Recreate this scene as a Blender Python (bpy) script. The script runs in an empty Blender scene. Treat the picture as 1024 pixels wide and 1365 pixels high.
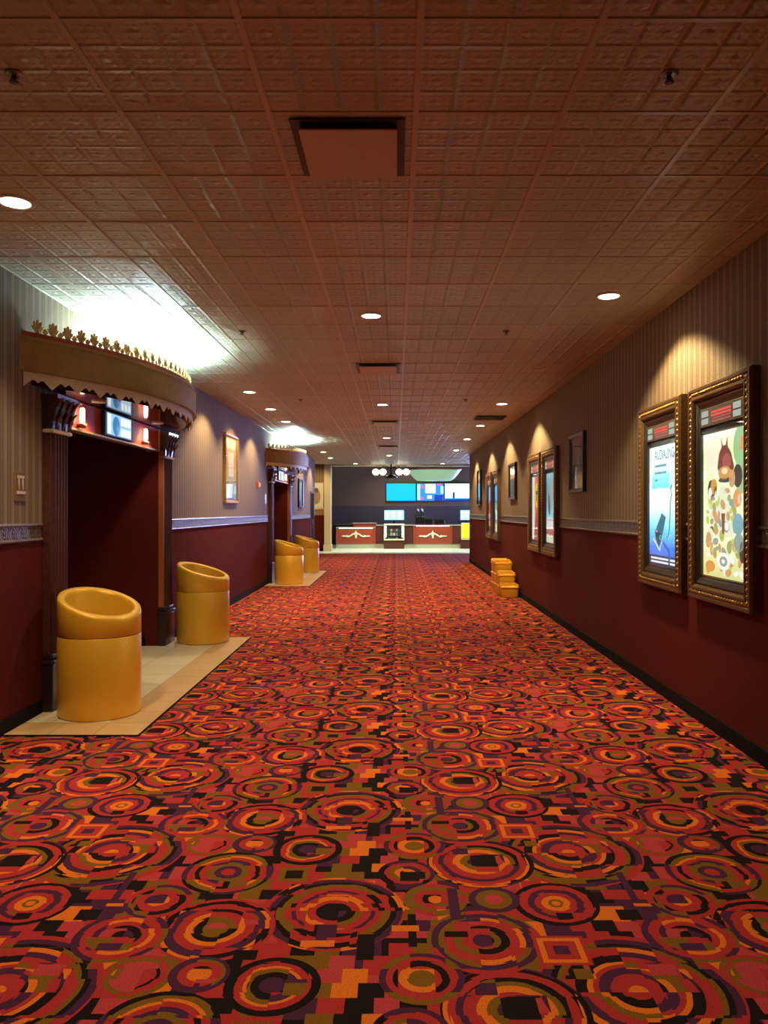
import bpy, bmesh, math, random
from math import sin, cos, pi, radians, sqrt, atan2
from mathutils import Vector, Matrix
random.seed(7)
SC = bpy.context.scene
COL = SC.collection

# ------------------------------------------------------------------ room dimensions (metres)
CAMZ = 1.52
CEIL = 3.17
XL, XR = -2.666, 2.196
Y0 = -3.0            # wall behind the camera
YR_END = 23.2        # right wall ends, lobby opens
YL_END = 25.5
Y_CEIL_END = 27.4
Y_BACK = 36.0
RAIL0, RAIL1 = 1.295, 1.43
ENTR = (7.45, 17.80)  # centres of the two auditorium entrances along the left wall

# ------------------------------------------------------------------ materials
def nt(name):
    m = bpy.data.materials.new(name); m.use_nodes = True
    t = m.node_tree
    return m, t, t.nodes['Principled BSDF'], t.nodes['Material Output']

def mat(name, col, rough=0.5, metal=0.0, var=0.12, scale=40.0, bump=0.0, bscale=None, spec=0.5, coat=0.0, emit=None, estr=0.0):
    m, t, b, out = nt(name)
    N, L = t.nodes, t.links
    tc = N.new('ShaderNodeTexCoord')
    nz = N.new('ShaderNodeTexNoise'); nz.inputs['Scale'].default_value = scale; nz.inputs['Detail'].default_value = 4
    L.new(tc.outputs['Object'], nz.inputs['Vector'])
    r = N.new('ShaderNodeValToRGB')
    c = col
    r.color_ramp.elements[0].position = 0.3
    r.color_ramp.elements[0].color = (c[0]*(1-var), c[1]*(1-var), c[2]*(1-var), 1)
    r.color_ramp.elements[1].position = 0.7
    r.color_ramp.elements[1].color = (min(1, c[0]*(1+var)), min(1, c[1]*(1+var)), min(1, c[2]*(1+var)), 1)
    L.new(nz.outputs['Fac'], r.inputs['Fac'])
    L.new(r.outputs['Color'], b.inputs['Base Color'])
    b.inputs['Roughness'].default_value = rough
    b.inputs['Metallic'].default_value = metal
    b.inputs['Specular IOR Level'].default_value = spec
    b.inputs['Coat Weight'].default_value = coat
    if emit:
        b.inputs['Emission Color'].default_value = (*emit, 1); b.inputs['Emission Strength'].default_value = estr
    if bump > 0:
        n2 = N.new('ShaderNodeTexNoise'); n2.inputs['Scale'].default_value = bscale or scale; n2.inputs['Detail'].default_value = 3
        L.new(tc.outputs['Object'], n2.inputs['Vector'])
        bp = N.new('ShaderNodeBump'); bp.inputs['Strength'].default_value = bump; bp.inputs['Distance'].default_value = 0.01
        L.new(n2.outputs['Fac'], bp.inputs['Height']); L.new(bp.outputs['Normal'], b.inputs['Normal'])
    return m

def lit(name, col, strength):
    """a surface that really gives off light: lamp lens, screen, backlit print"""
    m, t, b, out = nt(name)
    b.inputs['Base Color'].default_value = (0.02, 0.02, 0.02, 1)
    b.inputs['Roughness'].default_value = 0.4
    b.inputs['Emission Color'].default_value = (*col, 1)
    b.inputs['Emission Strength'].default_value = strength
    return m

def lit_gradient(name, stops, strength, axis=2):
    """backlit print whose own artwork fades between colours along its height"""
    m, t, b, out = nt(name)
    N, L = t.nodes, t.links
    tc = N.new('ShaderNodeTexCoord'); sp = N.new('ShaderNodeSeparateXYZ')
    L.new(tc.outputs['Generated'], sp.inputs['Vector'])
    nz = N.new('ShaderNodeTexNoise'); nz.inputs['Scale'].default_value = 5
    L.new(tc.outputs['Generated'], nz.inputs['Vector'])
    ad = N.new('ShaderNodeMath'); ad.operation = 'MULTIPLY_ADD'
    L.new(nz.outputs['Fac'], ad.inputs[0]); ad.inputs[1].default_value = 0.08
    L.new(sp.outputs[axis], ad.inputs[2])
    sb = N.new('ShaderNodeMath'); sb.operation = 'SUBTRACT'; L.new(ad.outputs[0], sb.inputs[0]); sb.inputs[1].default_value = 0.04
    r = N.new('ShaderNodeValToRGB')
    e = r.color_ramp.elements
    e[0].position = stops[0][0]; e[0].color = (*stops[0][1], 1)
    e[1].position = stops[-1][0]; e[1].color = (*stops[-1][1], 1)
    for p, c in stops[1:-1]:
        x = e.new(p); x.color = (*c, 1)
    L.new(sb.outputs[0], r.inputs['Fac'])
    b.inputs['Base Color'].default_value = (0.02, 0.02, 0.02, 1)
    L.new(r.outputs['Color'], b.inputs['Emission Color']); b.inputs['Emission Strength'].default_value = strength
    return m

def glass_mat(name, tint=(1, 1, 1), refl=1.0):
    m, t, b, out = nt(name)
    N, L = t.nodes, t.links
    N.remove(b)
    tr = N.new('ShaderNodeBsdfTransparent'); tr.inputs['Color'].default_value = (*tint, 1)
    gl = N.new('ShaderNodeBsdfGlossy'); gl.inputs['Roughness'].default_value = 0.02
    fr = N.new('ShaderNodeFresnel'); ge = N.new('ShaderNodeNewGeometry'); im = N.new('ShaderNodeMath'); im.operation = 'MULTIPLY_ADD'; L.new(ge.outputs['Backfacing'], im.inputs[0]); im.inputs[1].default_value = 1/1.5-1.5; im.inputs[2].default_value = 1.5; L.new(im.outputs[0], fr.inputs['IOR'])
    mu = N.new('ShaderNodeMath'); mu.operation = 'MULTIPLY'; mu.inputs[1].default_value = refl
    L.new(fr.outputs[0], mu.inputs[0])
    mx = N.new('ShaderNodeMixShader'); L.new(mu.outputs[0], mx.inputs[0]); L.new(tr.outputs[0], mx.inputs[1]); L.new(gl.outputs[0], mx.inputs[2])
    L.new(mx.outputs[0], out.inputs['Surface'])
    return m

class G:
    """tiny helper to write maths in nodes"""
    def __init__(s, t): s.t = t; s.N = t.nodes; s.L = t.links
    def put(s, sock, v):
        if isinstance(v, (int, float)): sock.default_value = v
        else: s.L.new(v, sock)
    def m(s, op, a, b=0.0, c=0.0):
        n = s.N.new('ShaderNodeMath'); n.operation = op
        s.put(n.inputs[0], a); s.put(n.inputs[1], b); s.put(n.inputs[2], c)
        return n.outputs[0]
    def ramp(s, fac, stops, mode='CONSTANT'):
        n = s.N.new('ShaderNodeValToRGB'); n.color_ramp.interpolation = mode
        e = n.color_ramp.elements
        e[0].position = stops[0][0]; e[0].color = (*stops[0][1], 1)
        while len(e) > 1: e.remove(e[-1])
        for p, c in stops[1:]:
            x = e.new(p); x.color = (*c, 1)
        s.L.new(fac, n.inputs[0]); return n.outputs[0]
    def mix(s, f, a, b):
        n = s.N.new('ShaderNodeMix'); n.data_type = 'RGBA'
        s.put(n.inputs[0], f); s.L.new(a, n.inputs[6]) if not isinstance(a, tuple) else setattr(n.inputs[6], 'default_value', (*a, 1))
        s.L.new(b, n.inputs[7]) if not isinstance(b, tuple) else setattr(n.inputs[7], 'default_value', (*b, 1))
        return n.outputs[2]

RED = (0.45, 0.034, 0.034); ROSE = (0.51, 0.055, 0.065); ORG = (0.80, 0.19, 0.020); BLK = (0.012, 0.008, 0.008)
PUR = (0.075, 0.020, 0.060); OLV = (0.22, 0.105, 0.012)

def carpet_material():
    m, t, b, out = nt('patterned_carpet')
    g = G(t); N, L = t.nodes, t.links
    geo = N.new('ShaderNodeNewGeometry'); sp = N.new('ShaderNodeSeparateXYZ'); L.new(geo.outputs['Position'], sp.inputs[0])
    PX, PY = 2.036, 1.0
    # slightly wobbly yarn edge
    x = g.m('SUBTRACT', sp.outputs[0], 0.62); y = g.m('SUBTRACT', sp.outputs[1], 3.01)
    u = g.m('WRAP', x, PX, 0.0); v = g.m('WRAP', y, PY, 0.0)
    pal = [RED, BLK, ORG, ROSE, PUR, OLV]
    # background: overlapping rectangles of random size and colour
    def blocks(nx, ny, offx, offy, seed, stops):
        cu = g.m('ADD', g.m('MULTIPLY', u, nx/PX), offx); row = g.m('FLOOR', g.m('ADD', g.m('MULTIPLY', v, ny/PY), offy))
        cu = g.m('ADD', cu, g.m('MULTIPLY', g.m('FRACT', g.m('MULTIPLY', row, 0.618)), 0.9))
        cx = g.m('FLOOR', cu)
        cx = g.m('WRAP', cx, float(nx), 0.0); row = g.m('WRAP', row, float(ny), 0.0)
        cb = N.new('ShaderNodeCombineXYZ'); L.new(cx, cb.inputs[0]); L.new(row, cb.inputs[1]); cb.inputs[2].default_value = seed
        wn = N.new('ShaderNodeTexWhiteNoise'); wn.noise_dimensions = '3D'; L.new(cb.outputs[0], wn.inputs['Vector'])
        return wn.outputs['Value']
    st1 = [(0, RED), (.26, BLK), (.46, ORG), (.55, ROSE), (.72, PUR), (.84, OLV)]
    bg = g.ramp(blocks(15, 9, 0.3, 0.2, 1.5, None), st1)
    b2 = blocks(24, 13, 0.1, 0.6, 4.5, None)
    bg2 = g.ramp(g.m('FRACT', g.m('MULTIPLY', b2, 7.31)), st1)
    bg = g.mix(g.m('GREATER_THAN', b2, 0.52), bg, bg2)
    # a second block field picks, inside each disc, between two ring schemes
    sel = blocks(17, 8, 0.7, 0.45, 9.5, None)
    selA = g.m('GREATER_THAN', sel, 0.5)
    jit = g.m('MULTIPLY', g.m('SUBTRACT', blocks(13, 11, 0.15, 0.35, 12.5, None), .5), .09)
    hole = g.m('GREATER_THAN', blocks(21, 12, 0.45, 0.85, 15.5, None), .82)
    col = bg
    def disc(cu, cv, R, ringsA, ringsB, soft=None):
        nonlocal col
        dx = g.m('WRAP', g.m('SUBTRACT', u, cu), PX/2, -PX/2); dy = g.m('WRAP', g.m('SUBTRACT', v, cv), PY/2, -PY/2)
        d = g.m('SQRT', g.m('ADD', g.m('MULTIPLY', dx, dx), g.m('MULTIPLY', dy, dy)))
        rr = g.m('DIVIDE', d, R); inside = g.m('LESS_THAN', rr, 1.0)
        rr = g.m('MAXIMUM', g.m('ADD', rr, jit), 0.)
        # inner rings sit off-centre, as woven
        ca = g.ramp(rr, ringsA); cbb = g.ramp(rr, ringsB)
        c = g.mix(selA, ca, cbb)
        # here and there a block of the ground shows through the middle of the disc
        thru = g.m('MULTIPLY', g.m('LESS_THAN', rr, .72), hole)
        c = g.mix(thru, c, col)
        col = g.mix(inside, col, c)
    def rng(*a):   # a: inner radius, colour ...
        return [(a[i], a[i+1]) for i in range(0, len(a), 2)]
    D = disc
    D(.15, .45, .32, rng(0, ORG, .08, RED, .25, PUR, .36, RED, .42, ORG, .48, BLK, .60, RED, .74, OLV, .80, BLK, .86, PUR, .95, RED), rng(0, RED, .15, BLK, .28, ORG, .36, OLV, .45, RED, .56, PUR, .66, ORG, .74, BLK, .80, OLV, .9, RED))
    D(1.18, .94, .27, rng(0, PUR, .16, BLK, .28, OLV, .38, RED, .50, PUR, .56, RED, .66, OLV, .78, BLK, .86, PUR, .95, RED), rng(0, BLK, .22, RED, .34, ORG, .46, RED, .60, BLK, .70, RED, .84, BLK, .95, ORG))
    D(1.78, .35, .23, rng(0, BLK, .28, RED, .38, ORG, .52, OLV, .62, BLK, .74, RED, .88, BLK, .95, PUR), rng(0, PUR, .2, OLV, .34, ORG, .48, RED, .66, PUR, .76, RED, .87, ORG, .93, BLK))
    D(.76, .82, .215, rng(0, ROSE, .20, OLV, .34, RED, .52, BLK, .62, RED, .80, BLK, .92, RED), rng(0, OLV, .24, BLK, .38, ORG, .5, RED, .66, PUR, .83, ORG, .9, RED))
    D(1.73, .74, .205, rng(0, BLK, .18, OLV, .30, BLK, .45, RED, .62, ORG, .72, PUR, .86, RED), rng(0, PUR, .2, RED, .38, OLV, .52, RED, .70, OLV, .8, PUR, .93, OLV))
    D(.71, .26, .19, rng(0, RED, .16, PUR, .30, OLV, .46, RED, .62, BLK, .72, RED, .86, PUR), rng(0, ROSE, .2, OLV, .42, PUR, .55, RED, .68, ORG, .76, OLV, .9, BLK))
    D(.43, .77, .165, rng(0, BLK, .20, ROSE, .48, PUR, .62, RED, .85, PUR), rng(0, PUR, .25, BLK, .42, RED, .58, ORG, .7, RED, .88, OLV))
    D(0, 0, .165, rng(0, OLV, .14, ORG, .30, RED, .42, OLV, .5, RED, .56, PUR, .68, RED, .84, BLK), rng(0, ORG, .1, OLV, .18, ORG, .34, RED, .5, PUR, .66, RED, .86, BLK))
    D(1.02, .48, .155, rng(0, RED, .35, PUR, .55, ORG, .63, RED, .80, BLK), rng(0, PUR, .3, BLK, .48, OLV, .62, ORG, .70, RED, .82, BLK))
    D(1.5, .52, .14, rng(0, RED, .5, BLK, .68, RED, .84, PUR), rng(0, OLV, .35, ORG, .55, RED, .8, OLV))
    D(.49, .02, .13, rng(0, ORG, .3, RED, .58, BLK, .78, RED), rng(0, PUR, .4, RED, .66, OLV, .84, PUR))
    D(1.57, .03, .125, rng(0, RED, .6, OLV, .78, RED), rng(0, ORG, .25, BLK, .45, RED, .7, OLV))
    D(1.46, .25, .12, rng(0, PUR, .2, ORG, .38, OLV, .6, RED, .74, BLK), rng(0, ORG, .3, PUR, .52, RED, .8, PUR))
    D(.565, .53, .12, rng(0, ROSE, .66, OLV, .82, RED), rng(0, RED, .5, BLK, .6, RED, .85, OLV))
    D(.77, .54, .10, rng(0, RED, .3, BLK, .45, RED, .72, OLV, .85, PUR), rng(0, ORG, .4, RED, .7, PUR))
    D(1.80, .03, .10, rng(0, ORG, .4, RED, .66, PUR), rng(0, ROSE, .35, OLV, .7, PUR))
    def square(cu, cv, R, rings):
        nonlocal col
        dx = g.m('ABSOLUTE', g.m('WRAP', g.m('SUBTRACT', u, cu), PX/2, -PX/2)); dy = g.m('ABSOLUTE', g.m('WRAP', g.m('SUBTRACT', v, cv), PY/2, -PY/2))
        d = g.m('DIVIDE', g.m('MAXIMUM', dx, dy), R)
        col = g.mix(g.m('LESS_THAN', d, 1.0), col, g.ramp(d, rings))
    square(.99, .24, .085, rng(0, BLK, .42, OLV, .72, RED))
    square(1.99, .68, .09, rng(0, PUR, .3, RED, .62, ORG, .84, RED))
    # bars
    def bar(u0, u1, v0, v1, c):
        nonlocal col
        cx, hx, cy, hy = (u0+u1)/2, (u1-u0)/2, (v0+v1)/2, (v1-v0)/2
        dx = g.m('ABSOLUTE', g.m('WRAP', g.m('SUBTRACT', u, cx), PX/2, -PX/2)); dy = g.m('ABSOLUTE', g.m('WRAP', g.m('SUBTRACT', v, cy), PY/2, -PY/2))
        msk = g.m('LESS_THAN', g.m('MAXIMUM', g.m('DIVIDE', dx, hx), g.m('DIVIDE', dy, hy)), 1.0)
        col = g.mix(msk, col, c)
    bar(1.46, 1.49, .70, .92, BLK); bar(1.40, 1.5, .80, .84, ORG)
    bar(1.28, 1.34, .62, .78, BLK); bar(.30, .33, .02, .26, PUR); bar(.86, .94, .62, .68, BLK)
    bar(1.08, 1.20, .70, .74, ORG); bar(1.13, 1.17, .74, .84, PUR); bar(1.62, 1.66, .88, 1.12, PUR); bar(.02, .16, .16, .21, OLV)
    # pile: fine mottling
    nz = N.new('ShaderNodeTexNoise'); nz.inputs['Scale'].default_value = 200; nz.inputs['Detail'].default_value = 2
    L.new(geo.outputs['Position'], nz.inputs['Vector'])
    mr = N.new('ShaderNodeMapRange'); mr.inputs[1].default_value = .25; mr.inputs[2].default_value = .75; mr.inputs[3].default_value = .62; mr.inputs[4].default_value = 1.3
    L.new(nz.outputs['Fac'], mr.inputs[0])
    mul = N.new('ShaderNodeMix'); mul.data_type = 'RGBA'; mul.blend_type = 'MULTIPLY'; mul.inputs[0].default_value = 1
    L.new(col, mul.inputs[6]); L.new(mr.outputs[0], mul.inputs[7])
    L.new(mul.outputs[2], b.inputs['Base Color'])
    b.inputs['Roughness'].default_value = 0.95; b.inputs['Specular IOR Level'].default_value = 0.06
    b.inputs['Sheen Weight'].default_value = 0.04; b.inputs['Sheen Roughness'].default_value = 0.5; b.inputs['Sheen Tint'].default_value = (1, .45, .4, 1)
    bp = N.new('ShaderNodeBump'); bp.inputs['Strength'].default_value = .35; bp.inputs['Distance'].default_value = .004
    L.new(nz.outputs['Fac'], bp.inputs['Height']); L.new(bp.outputs[0], b.inputs['Normal'])
    return m

def ceiling_material():
    m, t, b, out = nt('embossed_ceiling_tile')
    g = G(t); N, L = t.nodes, t.links
    geo = N.new('ShaderNodeNewGeometry'); sp = N.new('ShaderNodeSeparateXYZ'); L.new(geo.outputs['Position'], sp.inputs[0])
    T = .61
    u = g.m('WRAP', g.m('SUBTRACT', sp.outputs[0], .0825), T, 0.); v = g.m('WRAP', g.m('SUBTRACT', sp.outputs[1], 3.218), T, 0.)
    # four by four embossed coffers with small raised centre, per tile
    def saw(a, k):
        f = g.m('FRACT', g.m('MULTIPLY', a, k/T)); return g.m('ABSOLUTE', g.m('SUBTRACT', f, .5))
    su = saw(u, 4); sv = saw(v, 4); mx = g.m('MAXIMUM', su, sv)
    rid = g.m('SMOOTH_MIN', g.m('MULTIPLY', g.m('SUBTRACT', mx, .38), 8.), 1., .1)
    rid = g.m('MAXIMUM', rid, 0.)
    dot = g.m('MAXIMUM', g.m('SUBTRACT', .8, g.m('MULTIPLY', g.m('SQRT', g.m('ADD', g.m('MULTIPLY', su, su), g.m('MULTIPLY', sv, sv))), 5.)), 0.)
    fu = saw(u, 16); fv = saw(v, 16)
    fine = g.m('MULTIPLY', g.m('MAXIMUM', fu, fv), .5)
    h = g.m('ADD', g.m('ADD', rid, dot), fine)
    nz = N.new('ShaderNodeTexNoise'); nz.inputs['Scale'].default_value = 60; L.new(geo.outputs['Position'], nz.inputs['Vector'])
    h = g.m('ADD', h, g.m('MULTIPLY', nz.outputs['Fac'], .5))
    bp = N.new('ShaderNodeBump'); bp.inputs['Strength'].default_value = 1.0; bp.inputs['Distance'].default_value = .009
    L.new(h, bp.inputs['Height']); L.new(bp.outputs[0], b.inputs['Normal'])
    # tiles differ slightly one from the next
    cb = N.new('ShaderNodeCombineXYZ')
    L.new(g.m('FLOOR', g.m('DIVIDE', g.m('SUBTRACT', sp.outputs[0], .0825), T)), cb.inputs[0]); L.new(g.m('FLOOR', g.m('DIVIDE', g.m('SUBTRACT', sp.outputs[1], 3.218), T)), cb.inputs[1])
    wn = N.new('ShaderNodeTexWhiteNoise'); wn.noise_dimensions = '2D'; L.new(cb.outputs[0], wn.inputs['Vector'])
    col = g.mix(wn.outputs['Value'], (0.47, 0.46, 0.35), (0.54, 0.53, 0.40))
    L.new(col, b.inputs['Base Color'])
    b.inputs['Roughness'].default_value = .36; b.inputs['Specular IOR Level'].default_value = .5
    return m

def wallpaper_material(name, c1, c2, c3, axis=1):
    m, t, b, out = nt(name)
    g = G(t); N, L = t.nodes, t.links
    geo = N.new('ShaderNodeNewGeometry'); sp = N.new('ShaderNodeSeparateXYZ'); L.new(geo.outputs['Position'], sp.inputs[0])
    f = g.m('FRACT', g.m('MULTIPLY', sp.outputs[axis], 1/.103))
    tri = g.m('MULTIPLY', g.m('ABSOLUTE', g.m('SUBTRACT', f, .5)), 2.)
    col = g.ramp(tri, [(0, c1), (.38, c1), (.5, c2), (.82, c2), (.92, c3)], 'LINEAR')
    nz = N.new('ShaderNodeTexNoise'); nz.inputs['Scale'].default_value = 90; nz.inputs['Detail'].default_value = 5; L.new(geo.outputs['Position'], nz.inputs['Vector'])
    mr = N.new('ShaderNodeMapRange'); mr.inputs[1].default_value = .3; mr.inputs[2].default_value = .7; mr.inputs[3].default_value = .8; mr.inputs[4].default_value = 1.18
    L.new(nz.outputs['Fac'], mr.inputs[0])
    mul = N.new('ShaderNodeMix'); mul.data_type = 'RGBA'; mul.blend_type = 'MULTIPLY'; mul.inputs[0].default_value = 1
    L.new(col, mul.inputs[6]); L.new(mr.outputs[0], mul.inputs[7]); L.new(mul.outputs[2], b.inputs['Base Color'])
    b.inputs['Roughness'].default_value = .7; b.inputs['Specular IOR Level'].default_value = .3
    bp = N.new('ShaderNodeBump'); bp.inputs['Strength'].default_value = .15; bp.inputs['Distance'].default_value = .003
    L.new(nz.outputs['Fac'], bp.inputs['Height']); L.new(bp.outputs[0], b.inputs['Normal'])
    return m

def tile_material(name, c1, c2, grout, size=.305, axis_off=(0, 0)):
    m, t, b, out = nt(name)
    g = G(t); N, L = t.nodes, t.links
    geo = N.new('ShaderNodeNewGeometry'); sp = N.new('ShaderNodeSeparateXYZ'); L.new(geo.outputs['Position'], sp.inputs[0])
    u = g.m('DIVIDE', g.m('SUBTRACT', sp.outputs[0], axis_off[0]), size); v = g.m('DIVIDE', g.m('SUBTRACT', sp.outputs[1], axis_off[1]), size)
    cb = N.new('ShaderNodeCombineXYZ'); L.new(g.m('FLOOR', u), cb.inputs[0]); L.new(g.m('FLOOR', v), cb.inputs[1])
    wn = N.new('ShaderNodeTexWhiteNoise'); wn.noise_dimensions = '2D'; L.new(cb.outputs[0], wn.inputs['Vector'])
    nz = N.new('ShaderNodeTexNoise'); nz.inputs['Scale'].default_value = 9; nz.inputs['Detail'].default_value = 6; L.new(geo.outputs['Position'], nz.inputs['Vector'])
    col = g.mix(g.m('MULTIPLY', g.m('ADD', wn.outputs['Value'], nz.outputs['Fac']), .5), c1, c2)
    e = g.m('MAXIMUM', g.m('ABSOLUTE', g.m('SUBTRACT', g.m('FRACT', u), .5)), g.m('ABSOLUTE', g.m('SUBTRACT', g.m('FRACT', v), .5)))
    col = g.mix(g.m('GREATER_THAN', e, .49), col, grout)
    L.new(col, b.inputs['Base Color']); b.inputs['Roughness'].default_value = .35
    return m

def band_material():
    """embossed metallic wallpaper border between the two rail mouldings"""
    m, t, b, out = nt('embossed_border')
    g = G(t); N, L = t.nodes, t.links
    geo = N.new('ShaderNodeNewGeometry'); sp = N.new('ShaderNodeSeparateXYZ'); L.new(geo.outputs['Position'], sp.inputs[0])
    y = g.m('MULTIPLY', sp.outputs[1], 1/.13); z = g.m('MULTIPLY', g.m('SUBTRACT', sp.outputs[2], 1.3625), 1/.05)
    f = g.m('SUBTRACT', g.m('FRACT', y), .5)
    w = g.m('SINE', g.m('ADD', g.m('MULTIPLY', f, 12.), g.m('MULTIPLY', z, 3.)))
    d = g.m('SQRT', g.m('ADD', g.m('MULTIPLY', g.m('MULTIPLY', f, f), 6.), g.m('MULTIPLY', z, z)))
    h = g.m('MULTIPLY', g.m('SINE', g.m('MULTIPLY', d, 9.)), w)
    col = g.mix(g.m('GREATER_THAN', h, .0), (.10, .085, .06), (.22, .19, .14))
    L.new(col, b.inputs['Base Color'])
    b.inputs['Metallic'].default_value = .5; b.inputs['Roughness'].default_value = .35
    bp = N.new('ShaderNodeBump'); bp.inputs['Strength'].default_value = .6; bp.inputs['Distance'].default_value = .006
    L.new(h, bp.inputs['Height']); L.new(bp.outputs[0], b.inputs['Normal'])
    return m

M = {}
M['carpet'] = carpet_material()
M['ceiling'] = ceiling_material()
M['grid'] = mat('ceiling_grid_paint', (.54, .51, .39), .3, 0, .05, spec=.6)
M['paper'] = wallpaper_material('striped_wallpaper', (.27, .20, .13), (.155, .108, .075), (.21, .16, .12))
M['paper_plain'] = wallpaper_material('striped_wallpaper_cross', (.34, .25, .14), (.25, .17, .10), (.28, .2, .13), 0)
M['wains'] = mat('burgundy_wall_carpet', (.105, .0135, .011), .95, 0, .25, 120, .5, 160, spec=.1)
M['base'] = mat('black_vinyl_base', (.006, .005, .005), .8, 0, .1, spec=.15)
M['rail'] = mat('rail_moulding', (.30, .28, .25), .25, .5, .08, spec=.6)
M['band'] = band_material()
M['tile'] = tile_material('cream_floor_tile', (.74, .64, .42), (.82, .72, .50), (.45, .36, .22), .41, (-2.05, 5.55))
M['tile_b'] = tile_material('tan_border_tile', (.62, .40, .18), (.70, .47, .23), (.34, .2, .09), .31, (-2.05, 5.24))
M['tile_l'] = tile_material('pale_lobby_tile', (.68, .68, .55), (.78, .76, .62), (.4, .4, .32), .45, (0, 28))
M['gold_can'] = mat('gold_speckled_plastic', (.86, .50, .04), .36, .22, .10, 300, .12, 320, spec=.5, coat=.25)
M['gold_in'] = mat('gold_plastic_inside', (.40, .20, .02), .45, .1, .06)
M['gold'] = mat('antique_gold', (.46, .27, .085), .35, .7, .2, 50, .3, 90)
M['goldl'] = mat('gilded_ornament', (.62, .42, .15), .35, .6, .2, 60, .3, 90)
M['bronze'] = mat('bronze_fascia', (.40, .25, .08), .5, .35, .12, 12)
M['maroon'] = mat('maroon_moulding', (.38, .06, .03), .4, .1, .1)
M['cream'] = mat('cream_valance', (.84, .86, .62), .4, .1, .06)
M['soffit'] = mat('dark_red_gloss_soffit', (.10, .022, .014), .10, .65, .1, spec=.8)
M['dark_wood'] = mat('dark_stained_wood', (.070, .022, .018), .28, 0, .35, 25, spec=.6, coat=.3)
M['plinth'] = mat('black_brown_plinth', (.020, .012, .011), .3, 0, .2, spec=.5)
M['trans'] = mat('orange_red_transom', (.62, .075, .02), .5, 0, .1)
M['red_edge'] = mat('red_gold_corner', (.42, .13, .035), .4, .2, .1)
M['dark'] = mat('very_dark_paint', (.012, .010, .010), .7, 0, .1)
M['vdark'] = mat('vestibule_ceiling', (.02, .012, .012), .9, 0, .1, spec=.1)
M['void'] = mat('black_metal', (.010, .009, .009), .4, .2, .1)
M['trim_white'] = mat('white_trim_ring', (.70, .64, .56), .4, 0, .04)
M['vent'] = mat('vent_panel_paint', (.62, .50, .38), .45, 0, .05)
M['glass'] = glass_mat('clear_glass', (1, 1, 1), .6)
M['lens_w'] = lit('warm_lamp_lens', (1, .83, .62), 22)
M['lens_off'] = mat('unlit_lens', (.30, .26, .22), .3, 0, .05)
M['tube'] = lit('cool_fluorescent_tube', (.62, .95, 1.0), 470)
M['lens_s'] = lit('soffit_lamp_lens', (1, .9, .78), 14)
M['lamp_w'] = lit('white_glass_lamp', (1, .88, .72), 6)
M['blk_f'] = mat('black_frame_lacquer', (.028, .020, .016), .3, .1, .1, spec=.6)
M['wood_f'] = mat('carved_bronze_wood_frame', (.13, .07, .028), .38, .35, .25, 60, .4, 110)
M['led_bg'] = mat('display_housing', (.10, .075, .065), .35, 0, .1)
M['led_red'] = lit('red_led_text', (1, .10, .09), .75)
M['led_dim'] = lit('dim_red_led_text', (.75, .16, .15), .55)
M['led_pale'] = lit('pale_green_info_panel', (.62, .78, .66), .5)

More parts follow.
